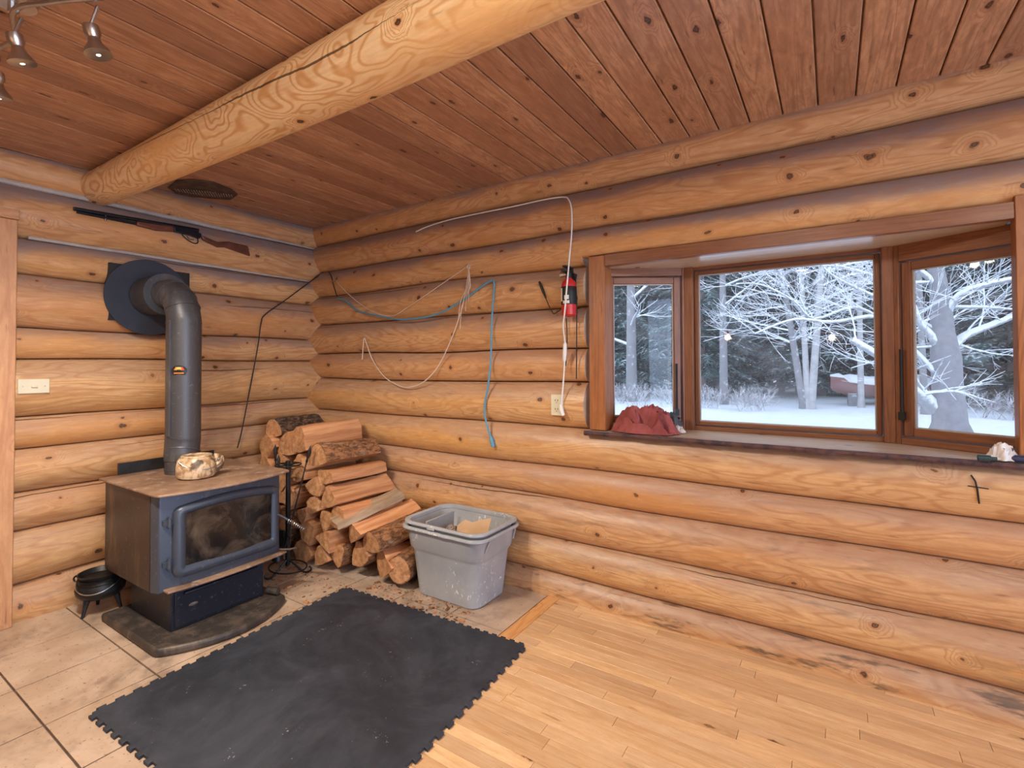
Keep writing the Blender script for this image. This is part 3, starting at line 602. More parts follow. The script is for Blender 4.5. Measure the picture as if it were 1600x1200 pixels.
patch([(-.012, .006), (.012, .006), (.010, .020), (-.010, .020)], .0064, 'dial_segment', 'dial_yellow', th)
patch([(.008, .004), (.025, .004), (.016, .022), (.010, .014)], .0062, 'dial_segment', 'dial_red', th)
patch([(-.022, -.017), (.022, -.017), (.022, -.010), (-.022, -.010)], .0062, 'dial_segment', 'dial_orange', th)

# ------------------------------------------------------------------ kettle on the stove
kx, ky = .665, -1.195
ket = thing('kettle', 'squat mottled cream and brown kettle on the rusty stove top', 'kettle', (kx, ky, .701))
b = MB(); b.lathe([(.0, 0), (.074, 0), (.084, .006), (.093, .030), (.093, .065), (.086, .092), (.074, .110), (.066, .114)], 40, o=(kx, ky, .702)); 
for v in range(len(b.v)): 
    p = Vector(b.v[v]); q = p-Vector((kx, ky, p.z)); s_ = 1+.05*noise.noise(p*18); b.v[v] = (kx+q.x*s_, ky+q.y*s_, p.z)
b.build('body', 'kettle', ket)
b = MB(); b.lathe([(.074, .113), (.072, .119), (.060, .121), (.052, .117), (.0, .116)], 32, o=(kx, ky, .702)); ld = b.build('lid', 'kettle', ket)
b = MB(); sd = Vector((.28, .96, 0)); b.tube(smoothpts([Vector((kx, ky, .735))+sd*.07, Vector((kx, ky, .765))+sd*.105, Vector((kx, ky, .795))+sd*.098, Vector((kx, ky, .800))+sd*.08], 4), [.030]*4+[.026]*4+[.020]*4+[.018], 16); b.build('spout', 'kettle', ket)
b = MB(); ph = []
for k in range(25):
    a = pi*k/24; ph.append((kx+.045+.05*sin(a)-.03*cos(a), ky-.092*cos(a), .80-.045*sin(a)))
b.tube(ph, .003, 8); b.build('bail_handle', 'steel', ket)

# ------------------------------------------------------------------ three-legged cauldron
cx, cyy = .245, -1.530+.06
cau = thing('cauldron', 'small black cast iron cauldron on three legs beside the stove', 'pot', (cx, cyy, 0))
b = MB(); b.lathe([(0, .075), (.05, .076), (.085, .085), (.103, .105), (.107, .125), (.100, .15), (.088, .172), (.085, .180), (.094, .196), (.100, .205), (.094, .205), (.080, .182), (.09, .14), (.08, .10), (0, .09)], 40, o=(cx, cyy, 0))
for z in (.130, .160, .178): b.lathe([(.098 if z < .14 else .090, z-.003), (.108 if z < .14 else .1, z), (.098 if z < .14 else .090, z+.003)], 40, o=(cx, cyy, 0))
b.build('pot_body', 'cast', cau)
for k in range(3):
    a = radians(-70+120*k); d = Vector((cos(a), sin(a), 0)); b = MB(); b.tube([Vector((cx, cyy, .10))+d*.065, Vector((cx, cyy, .05))+d*.078, Vector((cx, cyy, .0))+d*.092], [.018, .011, .007], 10); b.build('leg', 'cast', cau)
b = MB(); hd_ = Vector((.62, .78, 0)); pd = Vector((.78, -.62, 0)); b.tube([Vector((cx, cyy, .183))-hd_*.100*cos(pi*k/24)+(pd*.115+Vector((0, 0, -.055)))*sin(pi*k/24) for k in range(25)], .003, 8); b.build('bail_handle', 'steel', cau)
for s_ in (-1, 1):
    b = MB(); c = Vector((cx, cyy, .18))+hd_*.104*s_; b.tube([c+Vector((0, 0, .016*cos(t)))+hd_*s_*.014*sin(t) for t in [pi*k/8 for k in range(9)]], .0045, 8); b.build('ear', 'cast', cau)

# ------------------------------------------------------------------ fireplace tool stand
tx, ty = .655, -.655
ts = thing('tool_stand', 'black iron fireplace tool stand between the stove and the firewood', 'tool stand', (tx, ty, 0))
b = MB()
for k in range(3):
    a = radians(30+120*k); d = Vector((cos(a), sin(a), 0)); c = Vector((tx, ty, 0))
    b.tube(smoothpts([c+Vector((0, 0, .09)), c+d*.05+Vector((0, 0, .05)), c+d*.10+Vector((0, 0, .012)), c+d*.135+Vector((0, 0, .012)), c+d*.150+Vector((0, 0, .03)), c+d*.135+Vector((0, 0, .045))], 4), .006, 8)
b.tube([(tx+.13*cos(2*pi*k/30), ty+.10*sin(2*pi*k/30), .04) for k in range(31)], .0045, 8)
b.build('base', 'cast', ts)
b = MB(); b.box((tx-.011, ty-.011, .05), (tx+.011, ty+.011, .70)); b.build('pole', 'black', ts, bevel=.002)
b = MB(); b.tube([(tx+.075*cos(2*pi*k/30), ty+.075*sin(2*pi*k/30), .675) for k in range(31)], .0045, 8); b.tube([(tx-.075, ty, .675), (tx+.075, ty, .675)], .0045, 8); b.tube([(tx, ty-.075, .675), (tx, ty+.075, .675)], .0045, 8); b.build('tool_ring', 'cast', ts)
def tool(name, label, cat, top, bot, kind):
    o = thing(name, label, cat, bot, 'iron tools hanging on the fireplace stand'); top, bot = Vector(top), Vector(bot); d = (top-bot).normalized()
    b = MB(); b.tube([bot+d*.03, top-d*.10], .0042, 8); b.build('shaft', 'black', o)
    b = MB(); b.tube([top-d*.11, top-d*.10, top-d*.085, top-d*.06, top-d*.03, top-d*.015, top], [.004, .008, .006, .0095, .0095, .006, .001], 10); b.build('handle', 'black', o)
    b = MB()
    if kind == 'shovel':
        m = Matrix.Translation(bot) @ Matrix.Rotation(radians(20), 4, 'Z'); b.box((-.045, -.006, -.02), (.045, .006, .12), mat=m); b.box((-.047, -.006, -.02), (-.042, .02, .11), mat=m); b.box((.042, -.006, -.02), (.047, .02, .11), mat=m); b.build('blade', 'cast', o, bevel=.002)
    elif kind == 'brush':
        b.tube([bot+Vector((0, 0, -.03)), bot+Vector((0, 0, .04)), bot+Vector((0, 0, .06))], [.034, .022, .008], 14); b.build('bristles', 'cast', o)
    else: b.tube([bot-d*.02, bot+d*.04], .005, 8); b.tube(smoothpts([bot+d*.05, bot+d*.03+Vector((.03, 0, 0)), bot+Vector((.035, 0, .0))], 4), .004, 8); b.build('hook', 'cast', o)
tool('hearth_shovel', 'black fireplace shovel hanging left of the stand pole, tall pointed handle', 'fireplace tool', (tx-.085, ty-.035, .80), (tx-.072, ty-.02, .14), 'shovel')
tool('hearth_brush', 'black fireplace brush hanging right behind the stand pole, its shorter handle in the middle', 'fireplace tool', (tx-.015, ty-.055, .745), (tx-.01, ty-.062, .13), 'brush')
tool('fire_poker', 'black fire poker leaning right across the stand ring, steel collar below its handle', 'fireplace tool', (tx+.155, ty+.05, .80), (tx+.035, ty-.035, .20), 'poker')
b = MB(); b.lathe([(0, .0), (.10, .0), (.125, .008), (.128, .03), (.120, .032), (.112, .012), (0, .010)], 36, o=(.70, -.535-.10, .0), mat=Matrix.Diagonal((1, .8, 1, 1)))
# ------------------------------------------------------------------ storage totes
def rrect(x0, x1, y0, y1, r, n=7):
    p = []
    for cx_, cy_, a0 in ((x1-r, y1-r, 0), (x0+r, y1-r, pi/2), (x0+r, y0+r, pi), (x1-r, y0+r, 1.5*pi)):
        for k in range(n): a = a0+pi/2*k/(n-1); p.append((cx_+r*cos(a), cy_+r*sin(a)))
    return p
def loft(b, rings, close0=True, close1=False, mi=0):
    L = [[b.vert(p, (p[0], p[1]+p[2], 1)) for p in rg] for rg in rings]; n = len(L[0])
    for a in range(len(L)-1):
        for k in range(n): b.face((L[a][k], L[a][(k+1) % n], L[a+1][(k+1) % n], L[a+1][k]), mi)
    if close0: b.face(L[0][::-1], mi)
    if close1: b.face(L[-1], mi)
def tote(name, label, zb, zt, ins, clips):
    cx_, cy_ = 1.727, -.270
    o = thing(name, label, 'storage bin', (cx_, cy_, zb), 'nested grey storage totes')
    H = zt-zb
    def ring(t, e=0., r=.06):          # taper from base to rim
        hx_ = .215+.045*t-ins+e; hy_ = .148+.037*t-ins+e; return [(x, y, zb+H*t) for x, y in rrect(cx_-hx_, cx_+hx_, cy_-hy_, cy_+hy_, r+.02*t)]
    b = MB(); rg = [ring(0, -.012), ring(.012), ring(.3), ring(.62), ring(.66, .004), ring(.70, .012), ring(.93, .014), ring(.945, .016)]
    inn = [ring(.935, .010), ring(.70, .007), ring(.66, -.001), ring(.3, -.005), ring(.03, -.006)]
    loft(b, rg+inn, True, True); b.build('tub', 'tote', o, smooth=40)
    b = MB(); loft(b, [ring(.955, .012), ring(.953, .030), ring(.965, .034), ring(.99, .032), ring(1, .028), ring(1, .018), ring(.985, .010), ring(.945, .010)], False, False); b.build('rim', 'tote', o, smooth=40)
    return o, ring
t1, rg1 = tote('storage_tote', 'outer grey plastic storage tote standing by the firewood, paint-spattered sides', .0, .392, 0, True)
t2, rg2 = tote('storage_tote', 'inner grey plastic storage tote nested in the one on the floor, holding cardboard', .030, .421, .0085, True)
for (x, y, s_) in ((1.66, -.482, 0), (1.75, -.482, 1)): b = MB(); b.box((x, y-.004, .372 if s_ else .398), (x+.05, y+.006, .392 if s_ else .416)); b.build('latch', 'tote', t1 if s_ else t2, bevel=.003)
for yy in (-.36,): 
    b = MB(); b.tube([(1.992, -.40, .31), (2.014, -.385, .372)], .005, 6); b.build('side_rib', 'tote', t1); b = MB(); b.tube([(1.992, -.13, .31), (2.014, -.14, .372)], .005, 6); b.build('side_rib', 'tote', t1)
b = MB(); m = Matrix.Translation((1.545, -.27, .045)) @ Matrix.Rotation(radians(4), 4, 'Y') @ Matrix.Rotation(radians(0), 4, 'Z'); b.box((-.004, -.12, 0), (.004, .13, .36), mat=m)
tag(b.build('plastic_panel', 'tote', bevel=.004), 'grey plastic panel standing on edge inside the left of the nested totes', 'panel')
def cardpiece(name, label, poly, mat, thick=.004):
    b = MB(); b.prism(poly, 0, thick, mat=mat); return tag(b.build(name, 'card', bevel=.001), label, 'cardboard')
def T(x, y, z, rx, ry, rz): return Matrix.Translation((x, y, z)) @ Matrix.Rotation(radians(rz), 4, 'Z') @ Matrix.Rotation(radians(ry), 4, 'Y') @ Matrix.Rotation(radians(rx), 4, 'X')
cardpiece('cardboard_piece', 'large torn brown cardboard piece standing highest in the tote, right side', [(-.09, -.10), (.09, -.09), (.10, .10), (.03, .08), (-.01, .065), (-.06, .075), (-.10, .04)], T(1.80, -.26, .335, 60, 0, 14))
cardpiece('cardboard_piece', 'smaller brown cardboard piece lying in front of the tall one in the tote', [(-.10, -.06), (.07, -.08), (.10, .03), (.02, .07), (-.07, .06)], T(1.79, -.34, .325, 30, 6, -20))
cardpiece('cardboard_piece', 'brown cardboard flap leaning on the right wall of the tote', [(-.05, -.08), (.05, -.08), (.06, .08), (-.02, .09)], T(1.915, -.27, .27, 10, -62, 0))
b = MB()
for k in range(16):
    a0 = R(0, 6.28); c = Vector((1.655, -.265, .325)); u = Vector((R(-1, 1), R(-1, 1), R(-.4, 1))).normalized(); w = u.orthogonal().normalized(); q = u.cross(w); rr = R(.025, .042)
    b.tube([c+(w*cos(t)+q*sin(t))*rr*(1+.15*sin(3*t+a0)) for t in [2*pi*j/18 for j in range(19)]], .0034, 6)
tag(b.build('paper_ball', 'paper', smooth=40), 'loosely rolled ball of printed paper strips in the tote beside the cardboard', 'paper')
b = MB()
for k in range(9):
    x, y = R(1.58, 1.87), R(-.36, -.14); m = T(x, y, .10+R(0, .14), R(-20, 20), R(-20, 20), R(0, 180)); b.box((-.09, -.06, 0), (.09, .06, .004), mat=m)
tag(b.build('scrap_cardboard', 'card', smooth=0), 'loose heap of cardboard scraps filling the bottom of the tote', 'cardboard', kind='stuff')

# ------------------------------------------------------------------ rubber floor mat with interlocking edges
th_ = radians(2.6); ex = Vector((cos(th_), sin(th_), 0)); ey = Vector((-sin(th_), cos(th_), 0)); c0 = Vector((1.205, -1.80, 0)); Wm, Hm = 1.178, 1.19
def edge(n, Ls, d, phase=0):
    """dovetail teeth along an edge of length Ls; returns (along, out)"""
    p = []; st = Ls/n
    for i in range(n):
        a = i*st; w = st*.5
        p += [(a+st*.22, 0), (a+st*.16, d), (a+st*.84-st*.14, d), (a+st*.64, 0)] if phase == 0 else [(a+st*.2, 0), (a+st*.27, -d), (a+st*.55, -d), (a+st*.62, 0)]
    return p
poly = []
for a, o_ in edge(20, Wm, .014, 0): poly.append((a, -o_))
poly.append((Wm, 0))
for a, o_ in edge(20, Hm, .016, 0): poly.append((Wm+o_, a))
poly.append((Wm, Hm))
for a, o_ in edge(24, Wm, .012, 0): poly.append((Wm-a, Hm+o_))
poly.append((0, Hm))
for a, o_ in edge(20, Hm, .014, 0): poly.append((-o_, Hm-a))
poly.append((0, 0))
b = MB(); b.prism([((c0+ex*x+ey*y).x, (c0+ex*x+ey*y).y) for x, y in poly], .0005, .0125)
tag(b.build('floor_mat', 'rubber', bevel=.0015), 'black rubber floor mat with jigsaw edges in front of the stove', 'floor mat')
# ------------------------------------------------------------------ firewood
def firewood(px, py, ye, w, h, kind, rot, label, ln=.42, yaw=0., pit=0., bark='bark', face='split', zoff=0., P=None, name='split_firewood'):
    c0 = RW(px, py, ye) if P is None else Vector(P); wid = random.randint(1, 900)
    pts = []                                            # outline (a, b, is_bark)
    if kind == 'round': pts = [(.5*cos(t), .5*sin(t), True) for t in [2*pi*k/28 for k in range(28)]]
    elif kind == 'wedge':                                 # apex down-left, bark arc opposite
        arc = [(-.5+1.0*cos(t), -.5+1.0*sin(t), True) for t in [radians(8)+radians(74)*k/12 for k in range(13)]]; arc[-1] = (arc[-1][0], arc[-1][1], False)
        pts = arc+[(-.48, .2, False), (-.5, -.15, False), (-.5, -.5, False), (-.1, -.5, False), (.22, -.46, False)]
    elif kind == 'quad': pts = [(-.5, -.38, False), (-.1, -.5, False), (.46, -.42, False), (.5, .1, False), (.34, .46, False), (-.06, .5, False), (-.44, .34, False)]
    elif kind == 'tri': pts = [(-.5, -.42, False), (0, -.5, False), (.5, -.40, False), (.36, -.02, False), (.1, .5, False), (-.05, .46, False), (-.32, .05, False)]
    elif kind == 'half': pts = [(.5*cos(t), -.3+.8*sin(t), True) for t in [radians(2)+radians(176)*k/16 for k in range(17)]]; pts[-1] = (*pts[-1][:2], False); pts += [(-.3, -.33, False), (0, -.36, False), (.3, -.33, False)]
    elif kind == 'flat': pts = [(-.5, -.4, False), (0, -.5, False), (.5, -.34, False), (.46, .3, False), (.1, .5, False), (-.42, .42, False)]
    out = []                                            # subdivide long edges
    for i in range(len(pts)):
        a = pts[i]; b_ = pts[(i+1) % len(pts)]; d = math.hypot(a[0]-b_[0], a[1]-b_[1]); k = max(1, int(d/.16))
        for j in range(k): out.append((a[0]+(b_[0]-a[0])*j/k, a[1]+(b_[1]-a[1])*j/k, a[2]))
    n = len(out); N = 12
    rm = Matrix.Rotation(radians(yaw), 3, 'Z') @ Matrix.Rotation(radians(pit), 3, 'X'); ct, st = cos(radians(rot)), sin(radians(rot))
    def P3(i, k, e=0.):
        a, b_, q = out[k]; s = i/N; y = ln*s
        g = 1+.15*noise.noise((wid+s*1.6, a*1.3, b_*1.3))+.06*noise.noise((wid+s*5, a*4, b_*4))
        if q: g += .03*noise.noise((s*14+wid, a*14, b_*14))
        x_, z_ = a*w*g, b_*h*g; x_ += .014*sin(s*2.2+wid)*s; l_ = math.hypot(x_, z_) or 1; x_ += e*x_/l_; z_ += e*z_/l_
        v = Vector((x_*ct-z_*st, y+(.008*noise.noise((a*3+wid, b_*3, 1)) if i in (0, N) else 0), x_*st+z_*ct)); return c0+rm @ v+Vector((0, 0, zoff))
    per = [0]
    for k in range(n): per.append(per[-1]+math.hypot((out[(k+1) % n][0]-out[k][0])*w, (out[(k+1) % n][1]-out[k][1])*h))
    b = MB(); V = [[b.vert(P3(i, k), (ln*i/N, per[k], wid)) for k in range(n)] for i in range(N+1)]
    for i in range(N):
        for k in range(n): b.face((V[i][k], V[i][(k+1) % n], V[i+1][(k+1) % n], V[i+1][k]), 0)
    for i, sgn in ((0, 1), (N, -1)):
        e = [b.vert(P3(i, k), (out[k][0]*w, out[k][1]*h, wid)) for k in range(n)]; cc = sum((Vector(b.v[q]) for q in e), Vector())/n; c_ = b.vert(cc, (0, 0, wid))
        for k in range(n): b.face((e[k], e[(k+1) % n], c_), 1)
    o = b.build(name, [face, 'end'], smooth=28); tag(o, label, 'firewood', 'stacked firewood in the corner')
    run = [k for k in range(n) if out[k][2]]
    if run:
        b = MB(); L = {}
        closed = kind == 'round'; ks = run+([] if closed else [(run[-1]+1) % n])
        for i in range(N+1):
            for q, k in enumerate(ks): 
                e = .005 if (closed or (0 < q < len(ks)-1)) else .0005
                L[i, q] = b.vert(P3(i, k, e+.0035*noise.noise((i*1.3, k*1.7, wid))), (ln*i/N, per[k], wid))
        m_ = len(ks)
        for i in range(N):
            for q in range(m_ if closed else m_-1): b.face((L[i, q], L[i, (q+1) % m_], L[i+1, (q+1) % m_], L[i+1, q]))
        I = {}
        for i in (0, N):
            for q, k in enumerate(ks): I[i, q] = b.vert(P3(i, k, -.002), (ln*i/N, per[k], wid))
            for q in range(m_ if closed else m_-1): b.face((L[i, q], L[i, (q+1) % m_], I[i, (q+1) % m_], I[i, q]))
        b.build('bark', bark, o, smooth=60)
    return o
FW_ = firewood
# the visible face of the stack, top to bottom
FW_(427, 672, -.50, .17, .15, 'half', 8, 'dark barked half log on the very top of the firewood stack, against the corner', yaw=6, bark='dark_bark', ln=.36)
FW_(443, 694, -.54, .15, .16, 'wedge', 100, 'split firewood with a pale end below the dark barked log at the stack top', yaw=-2, ln=.40)
FW_(466, 688, -.56, .17, .17, 'quad', 12, 'big split firewood with a smooth pink side near the stack top', yaw=-6, pit=3, ln=.42)
FW_(437, 722, -.54, .12, .11, 'quad', 30, 'small split firewood end left of the upright tools, second tier from the top')
FW_(466, 722, -.55, .14, .11, 'tri', 0, 'split firewood end right under the pink-sided piece')
FW_(496, 714, -.56, .19, .155, 'half', 14, 'thick firewood with red-brown bark upward, resting on the upper right of the stack', yaw=-4, ln=.42)
FW_(508, 746, -.55, .16, .085, 'flat', 4, 'flat split firewood with a pale knotted side under the red-barked piece', yaw=-4)
FW_(440, 748, -.54, .13, .12, 'wedge', 40, 'split firewood end half hidden behind the stand ring on the left')
FW_(466, 742, -.55, .13, .09, 'quad', 10, 'split firewood end between the poker and the flat knotted piece')
FW_(489, 763, -.555, .15, .12, 'wedge', 200, 'wedge-shaped firewood end right of the poker handle at mid height')
FW_(512, 776, -.56, .185, .13, 'tri', 16, 'large split firewood with a wide pale top face in the middle of the stack', yaw=-5, ln=.43)
FW_(450, 778, -.54, .14, .12, 'quad', 60, 'split firewood end behind the stand pole at mid height')
FW_(488, 790, -.555, .12, .10, 'quad', 20, 'small firewood end under the wedge right of the poker')
FW_(470, 804, -.55, .12, .10, 'tri', 70, 'firewood end left of centre, third tier from the floor')
FW_(527, 806, -.555, .15, .115, 'quad', -14, 'split firewood under the wide pale-topped piece, reddish upper side', yaw=-8, ln=.42)
FW_(506, 815, -.55, .11, .12, 'wedge', 150, 'narrow firewood end with bark patch, two tiers above the floor')
FW_(447, 812, -.54, .14, .13, 'wedge', 0, 'firewood end low behind the tool stand pole')
FW_(479, 832, -.55, .14, .13, 'quad', 75, 'tall firewood end low in the stack beside the poker tip')
FW_(507, 842, -.55, .15, .12, 'tri', -30, 'slanted split firewood end on the second tier, left of the bark-free wedge')
FW_(551, 832, -.53, .16, .105, 'tri', 32, 'split firewood with a dark red heartwood side, right slope of the stack', yaw=-9, pit=7, ln=.44)
FW_(579, 850, -.50, .185, .145, 'half', 10, 'thick barked split log sloping on the right of the stack, next to the totes', yaw=-9, pit=6, ln=.42)
FW_(500, 868, -.53, .16, .12, 'tri', 20, 'split firewood end on the floor right of the tool stand base')
FW_(530, 868, -.51, .13, .14, 'wedge', -60, 'dark-sided firewood on the floor at the middle of the bottom row')
FW_(563, 872, -.48, .16, .15, 'wedge', 250, 'squat split firewood on the floor below the dark red heartwood piece', yaw=-4, ln=.38)
FW_(595, 880, -.46, .15, .14, 'wedge', 135, 'split firewood with a bright top face on the floor left of the round log', yaw=-10, ln=.36)
FW_(623, 891, -.455, .145, .150, 'round', 20, 'round barked log on the floor showing its orange sawn end beside the totes', yaw=12, ln=.30, name='round_log')
# weathered thin split lying across the slope
FW_(521, 829, -.60, .115, .045, 'flat', -8, 'thin weathered grey split leaning across the front slope of the stack', yaw=-14, pit=13, ln=.46, face='grey_split', name='kindling_split', zoff=.038)
FW_(470, 862, -.53, .16, .15, 'quad', 35, 'shadowed firewood end on the floor behind the tool stand')
for (x, z, w, h) in ((.17, .09, .17, .16), (.35, .10, .17, .16), (.17, .26, .16, .15), (.34, .26, .17, .15), (.16, .42, .17, .15), (.33, .42, .15, .15), (.17, .58, .16, .15), (.34, .57, .16, .14), (.20, .73, .17, .14)):
    FW_(0, 0, 0, w, h, random.choice(('quad', 'wedge', 'tri')), R(0, 360), 'firewood deep in the stack behind the stove, %s, %s' % ('on the floor' if z < .2 else 'second tier' if z < .3 else 'third tier' if z < .5 else 'fourth tier' if z < .65 else 'top tier', 'against the left wall' if x < .25 else 'one log further in'), P=(x, -.53, z))

# crumbs of bark and splinters swept around the stack
rc = random.Random(21); b = MB()
for k in range(420):
    x = rc.uniform(.45, 1.95); y = -.56-abs(rc.gauss(0, .17)) if x < 1.2 else -.42-abs(rc.gauss(0, .10)); s_ = rc.uniform(.002, .008)*(1 if rc.random() < .93 else 2.2); a = rc.uniform(0, 3.14)
    if x > 1.22 and y < -.575: continue
    m = Matrix.Translation((x, y, .0008)) @ Matrix.Rotation(a, 4, 'Z'); b.box((-s_, -s_*.4, 0), (s_, s_*.4, s_*.5), mi=k % 2, mat=m)
tag(b.build('bark_crumbs', ['bark', 'split'], smooth=0), 'bark crumbs and splinters scattered on the tiles in front of the firewood', 'crumbs', kind='stuff')
# ------------------------------------------------------------------ rifle on the left wall
gun = thing('rifle', 'lever action rifle with a brown stock hanging on the upper left log wall', 'rifle', (.085, -1.1, 2.1))
M['gunblue'] = plain('blued_steel', (.02, .024, .035), .3, .6, .2, 20); M['walnut'] = plain('walnut_stock', (.15, .05, .032), .32, 0, .4, 12)
xg = .078
def G(px, py, x=xg): return LW(px, py, x)
b = MB(); b.tube([G(115, 326), G(310, 360)], [.0105, .012], 12); b.build('barrel', 'gunblue', gun)
b = MB(); b.tube([G(120, 331), G(215, 350)], .008, 12); b.build('magazine_tube', 'gunblue', gun)
b = MB(); b.tube([G(165, 335), G(165, 345)], .005, 8); b.build('barrel_band', 'steel', gun)
def flatshape(pxs, th, name, mat, x=xg, bev=.004):
    b = MB(); A = [b.vert(G(*p, x+th/2)) for p in pxs]; B_ = [b.vert(Vector(b.v[a])-Vector((th, 0, 0))) for a in A]; n = len(A)
    b.face(A); b.face(B_[::-1]); [b.face((A[k], A[(k+1) % n], B_[(k+1) % n], B_[k])) for k in range(n)]
    return b.build(name, mat, gun, bevel=bev, seg=3)
flatshape([(214, 345), (272, 353.5), (273, 362), (245, 360), (214, 352)], .028, 'forend', 'walnut', bev=.008)
flatshape([(271, 352), (300, 357), (316, 366), (312, 373), (296, 367), (273, 362)], .026, 'receiver', 'gunblue')
flatshape([(313, 366), (322, 370), (341, 378), (357, 377), (388, 384), (392, 400), (352, 386), (341, 386), (318, 375)], .026, 'stock', 'walnut', bev=.008)
b = MB(); b.tube(smoothpts([G(284, 366), G(292, 374), G(303, 380), G(309, 379), G(309, 373)], 4), .0035, 8); b.tube(smoothpts([G(292, 368), G(296, 374), G(303, 374)], 3), .002, 6); b.build('lever', 'gunblue', gun)
b = MB(); b.tube([G(309, 366), G(313, 364)], .004, 8); b.build('hammer', 'steel', gun)
for nm, p in (('rifle_hook', (196, 350)), ('rifle_hook', (300, 371))):
    pass

# ------------------------------------------------------------------ cables, string, wall gear
def cable(name, label, cat, pts, r, mat, sub=6, seg=8):
    b = MB(); b.tube(smoothpts(pts, sub), r, seg); o = b.build(name, mat, smooth=60); return tag(o, label, cat)
y0 = -.072
bc = cable('blue_cable', 'blue extension cable draped on nails across the right log wall', 'cable', [RW(527, 466, y0), RW(540, 470, y0), RW(560, 486, y0), RW(600, 495, -.08), RW(630, 499, -.09), RW(680, 492, -.085), RW(722, 470, y0), RW(745, 453, y0), RW(766, 439, y0), RW(772, 442, y0), RW(771, 462, y0), RW(768, 510, -.085), RW(767, 560, -.075), RW(763, 600, -.08), RW(757, 640, -.075), RW(762, 668, -.08), RW(768, 686, -.075)], .0062, 'blue')
b = MB(); a_ = RW(767, 682, -.075); c_ = RW(771, 698, -.075); b.tube([a_, a_*.7+c_*.3, c_], [.007, .014, .012], 10); b.build('plug', 'blue', bc)
bl = [LW(371, 700, .08), LW(378, 672, .085), LW(392, 600, .08), LW(403, 540, .085), LW(408, 505, .08), LW(415, 491, .08), LW(450, 466, .085), LW(485, 440, .08), LW(503, 427, .085), LW(511, 424, .09)]
bk = cable('black_cable', 'black cable running down the left log wall behind the firewood', 'cable', bl+[RW(517, 430, -.075), RW(521, 445, -.07), RW(527, 464, -.07)], .0042, 'black')
def nail(P, label, r=.004, axis=Vector((0, -1, 0))):
    b = MB(); b.tube([P-axis*.02, P+axis*.022], .0022, 6); b.tube([P+axis*.022, P+axis*.025], r, 8); return tag(b.build('nail', 'steel', smooth=30), label, 'nail', 'nails in the log wall')
nail(RW(771, 438, -.05), 'nail holding the top bend of the blue cable'); nail(RW(733, 415, -.055), 'nail holding the knotted twine'); nail(RW(559, 487, -.055), 'nail under the left sag of the blue cable'); nail(RW(570, 527, -.055), 'nail holding the left end of the twine'); nail(RW(524, 440, -.055), 'nail near the corner beside the black cable')
tw = cable('twine', 'beige twine hanging in a long loop between two nails on the right log wall', 'string', [RW(566, 562, -.07), RW(567, 545, -.07), RW(569, 528, -.075), RW(573, 538, -.07), RW(582, 562, -.07), RW(600, 588, -.08), RW(622, 602, -.08), RW(640, 605, -.08), RW(663, 596, -.078), RW(686, 570, -.078), RW(707, 525, -.075), RW(722, 480, -.075), RW(730, 440, -.07), RW(732, 416, -.075)], .0034, 'string')
cable('twine', 'thin beige twine running from the knotted nail down left to the blue cable', 'string', [RW(526, 440, -.07), RW(545, 460, -.07), RW(575, 483, -.075), RW(610, 494, -.082), RW(640, 478, -.075), RW(690, 444, -.07), RW(732, 415, -.075)], .0024, 'string')
b = MB(); 
for dx, yb in ((-3, 500), (-1, 514), (2, 486), (3.5, 470)): b.tube(smoothpts([RW(732, 417, -.078), RW(733+dx*.6, 445, -.078), RW(729+dx*1.6-(yb-440)*.07, yb*.5+220, -.08), RW(728+dx*2-(yb-440)*.1, yb, -.08)], 5), .002, 6)
b.tube([RW(732, 417, -.08)+Vector((.010*cos(t), 0, .014*sin(t))) for t in [2*pi*k/14 for k in range(15)]], .003, 6)
tag(b.build('twine_bundle', 'string', smooth=60), 'short bundle of knotted twine ends hanging from the nail', 'string')
wc_ = cable('white_cord', 'white extension cord coming down from the top log past the fire extinguisher to the outlet', 'cord', [RW(650, 362, -.05), RW(668, 354, -.05), RW(700, 344, -.055), RW(745, 334, -.055), RW(800, 323, -.055), RW(850, 312, -.055), RW(880, 308, -.06), RW(889, 313, -.07), RW(893, 330, -.085), RW(893, 365, -.10), RW(889, 410, -.155), RW(886, 445, -.18), RW(882, 490, -.175), RW(880, 510, -.14), RW(883, 540, -.10), RW(882, 570, -.095), RW(880, 600, -.09), RW(877, 634, -.085)], .0043, 'white')
b = MB(); b.tube([RW(883, 534, -.10), RW(883, 538, -.10), RW(882.5, 550, -.10), RW(882, 562, -.098), RW(882, 566, -.098)], [.004, .010, .012, .010, .004], 12); b.build('inline_switch', 'white', wc_)
b = MB(); b.tube([RW(876, 632, -.085), RW(877, 640, -.088), RW(880, 649, -.085)], [.006, .013, .010], 10); b.build('plug', 'white', wc_)
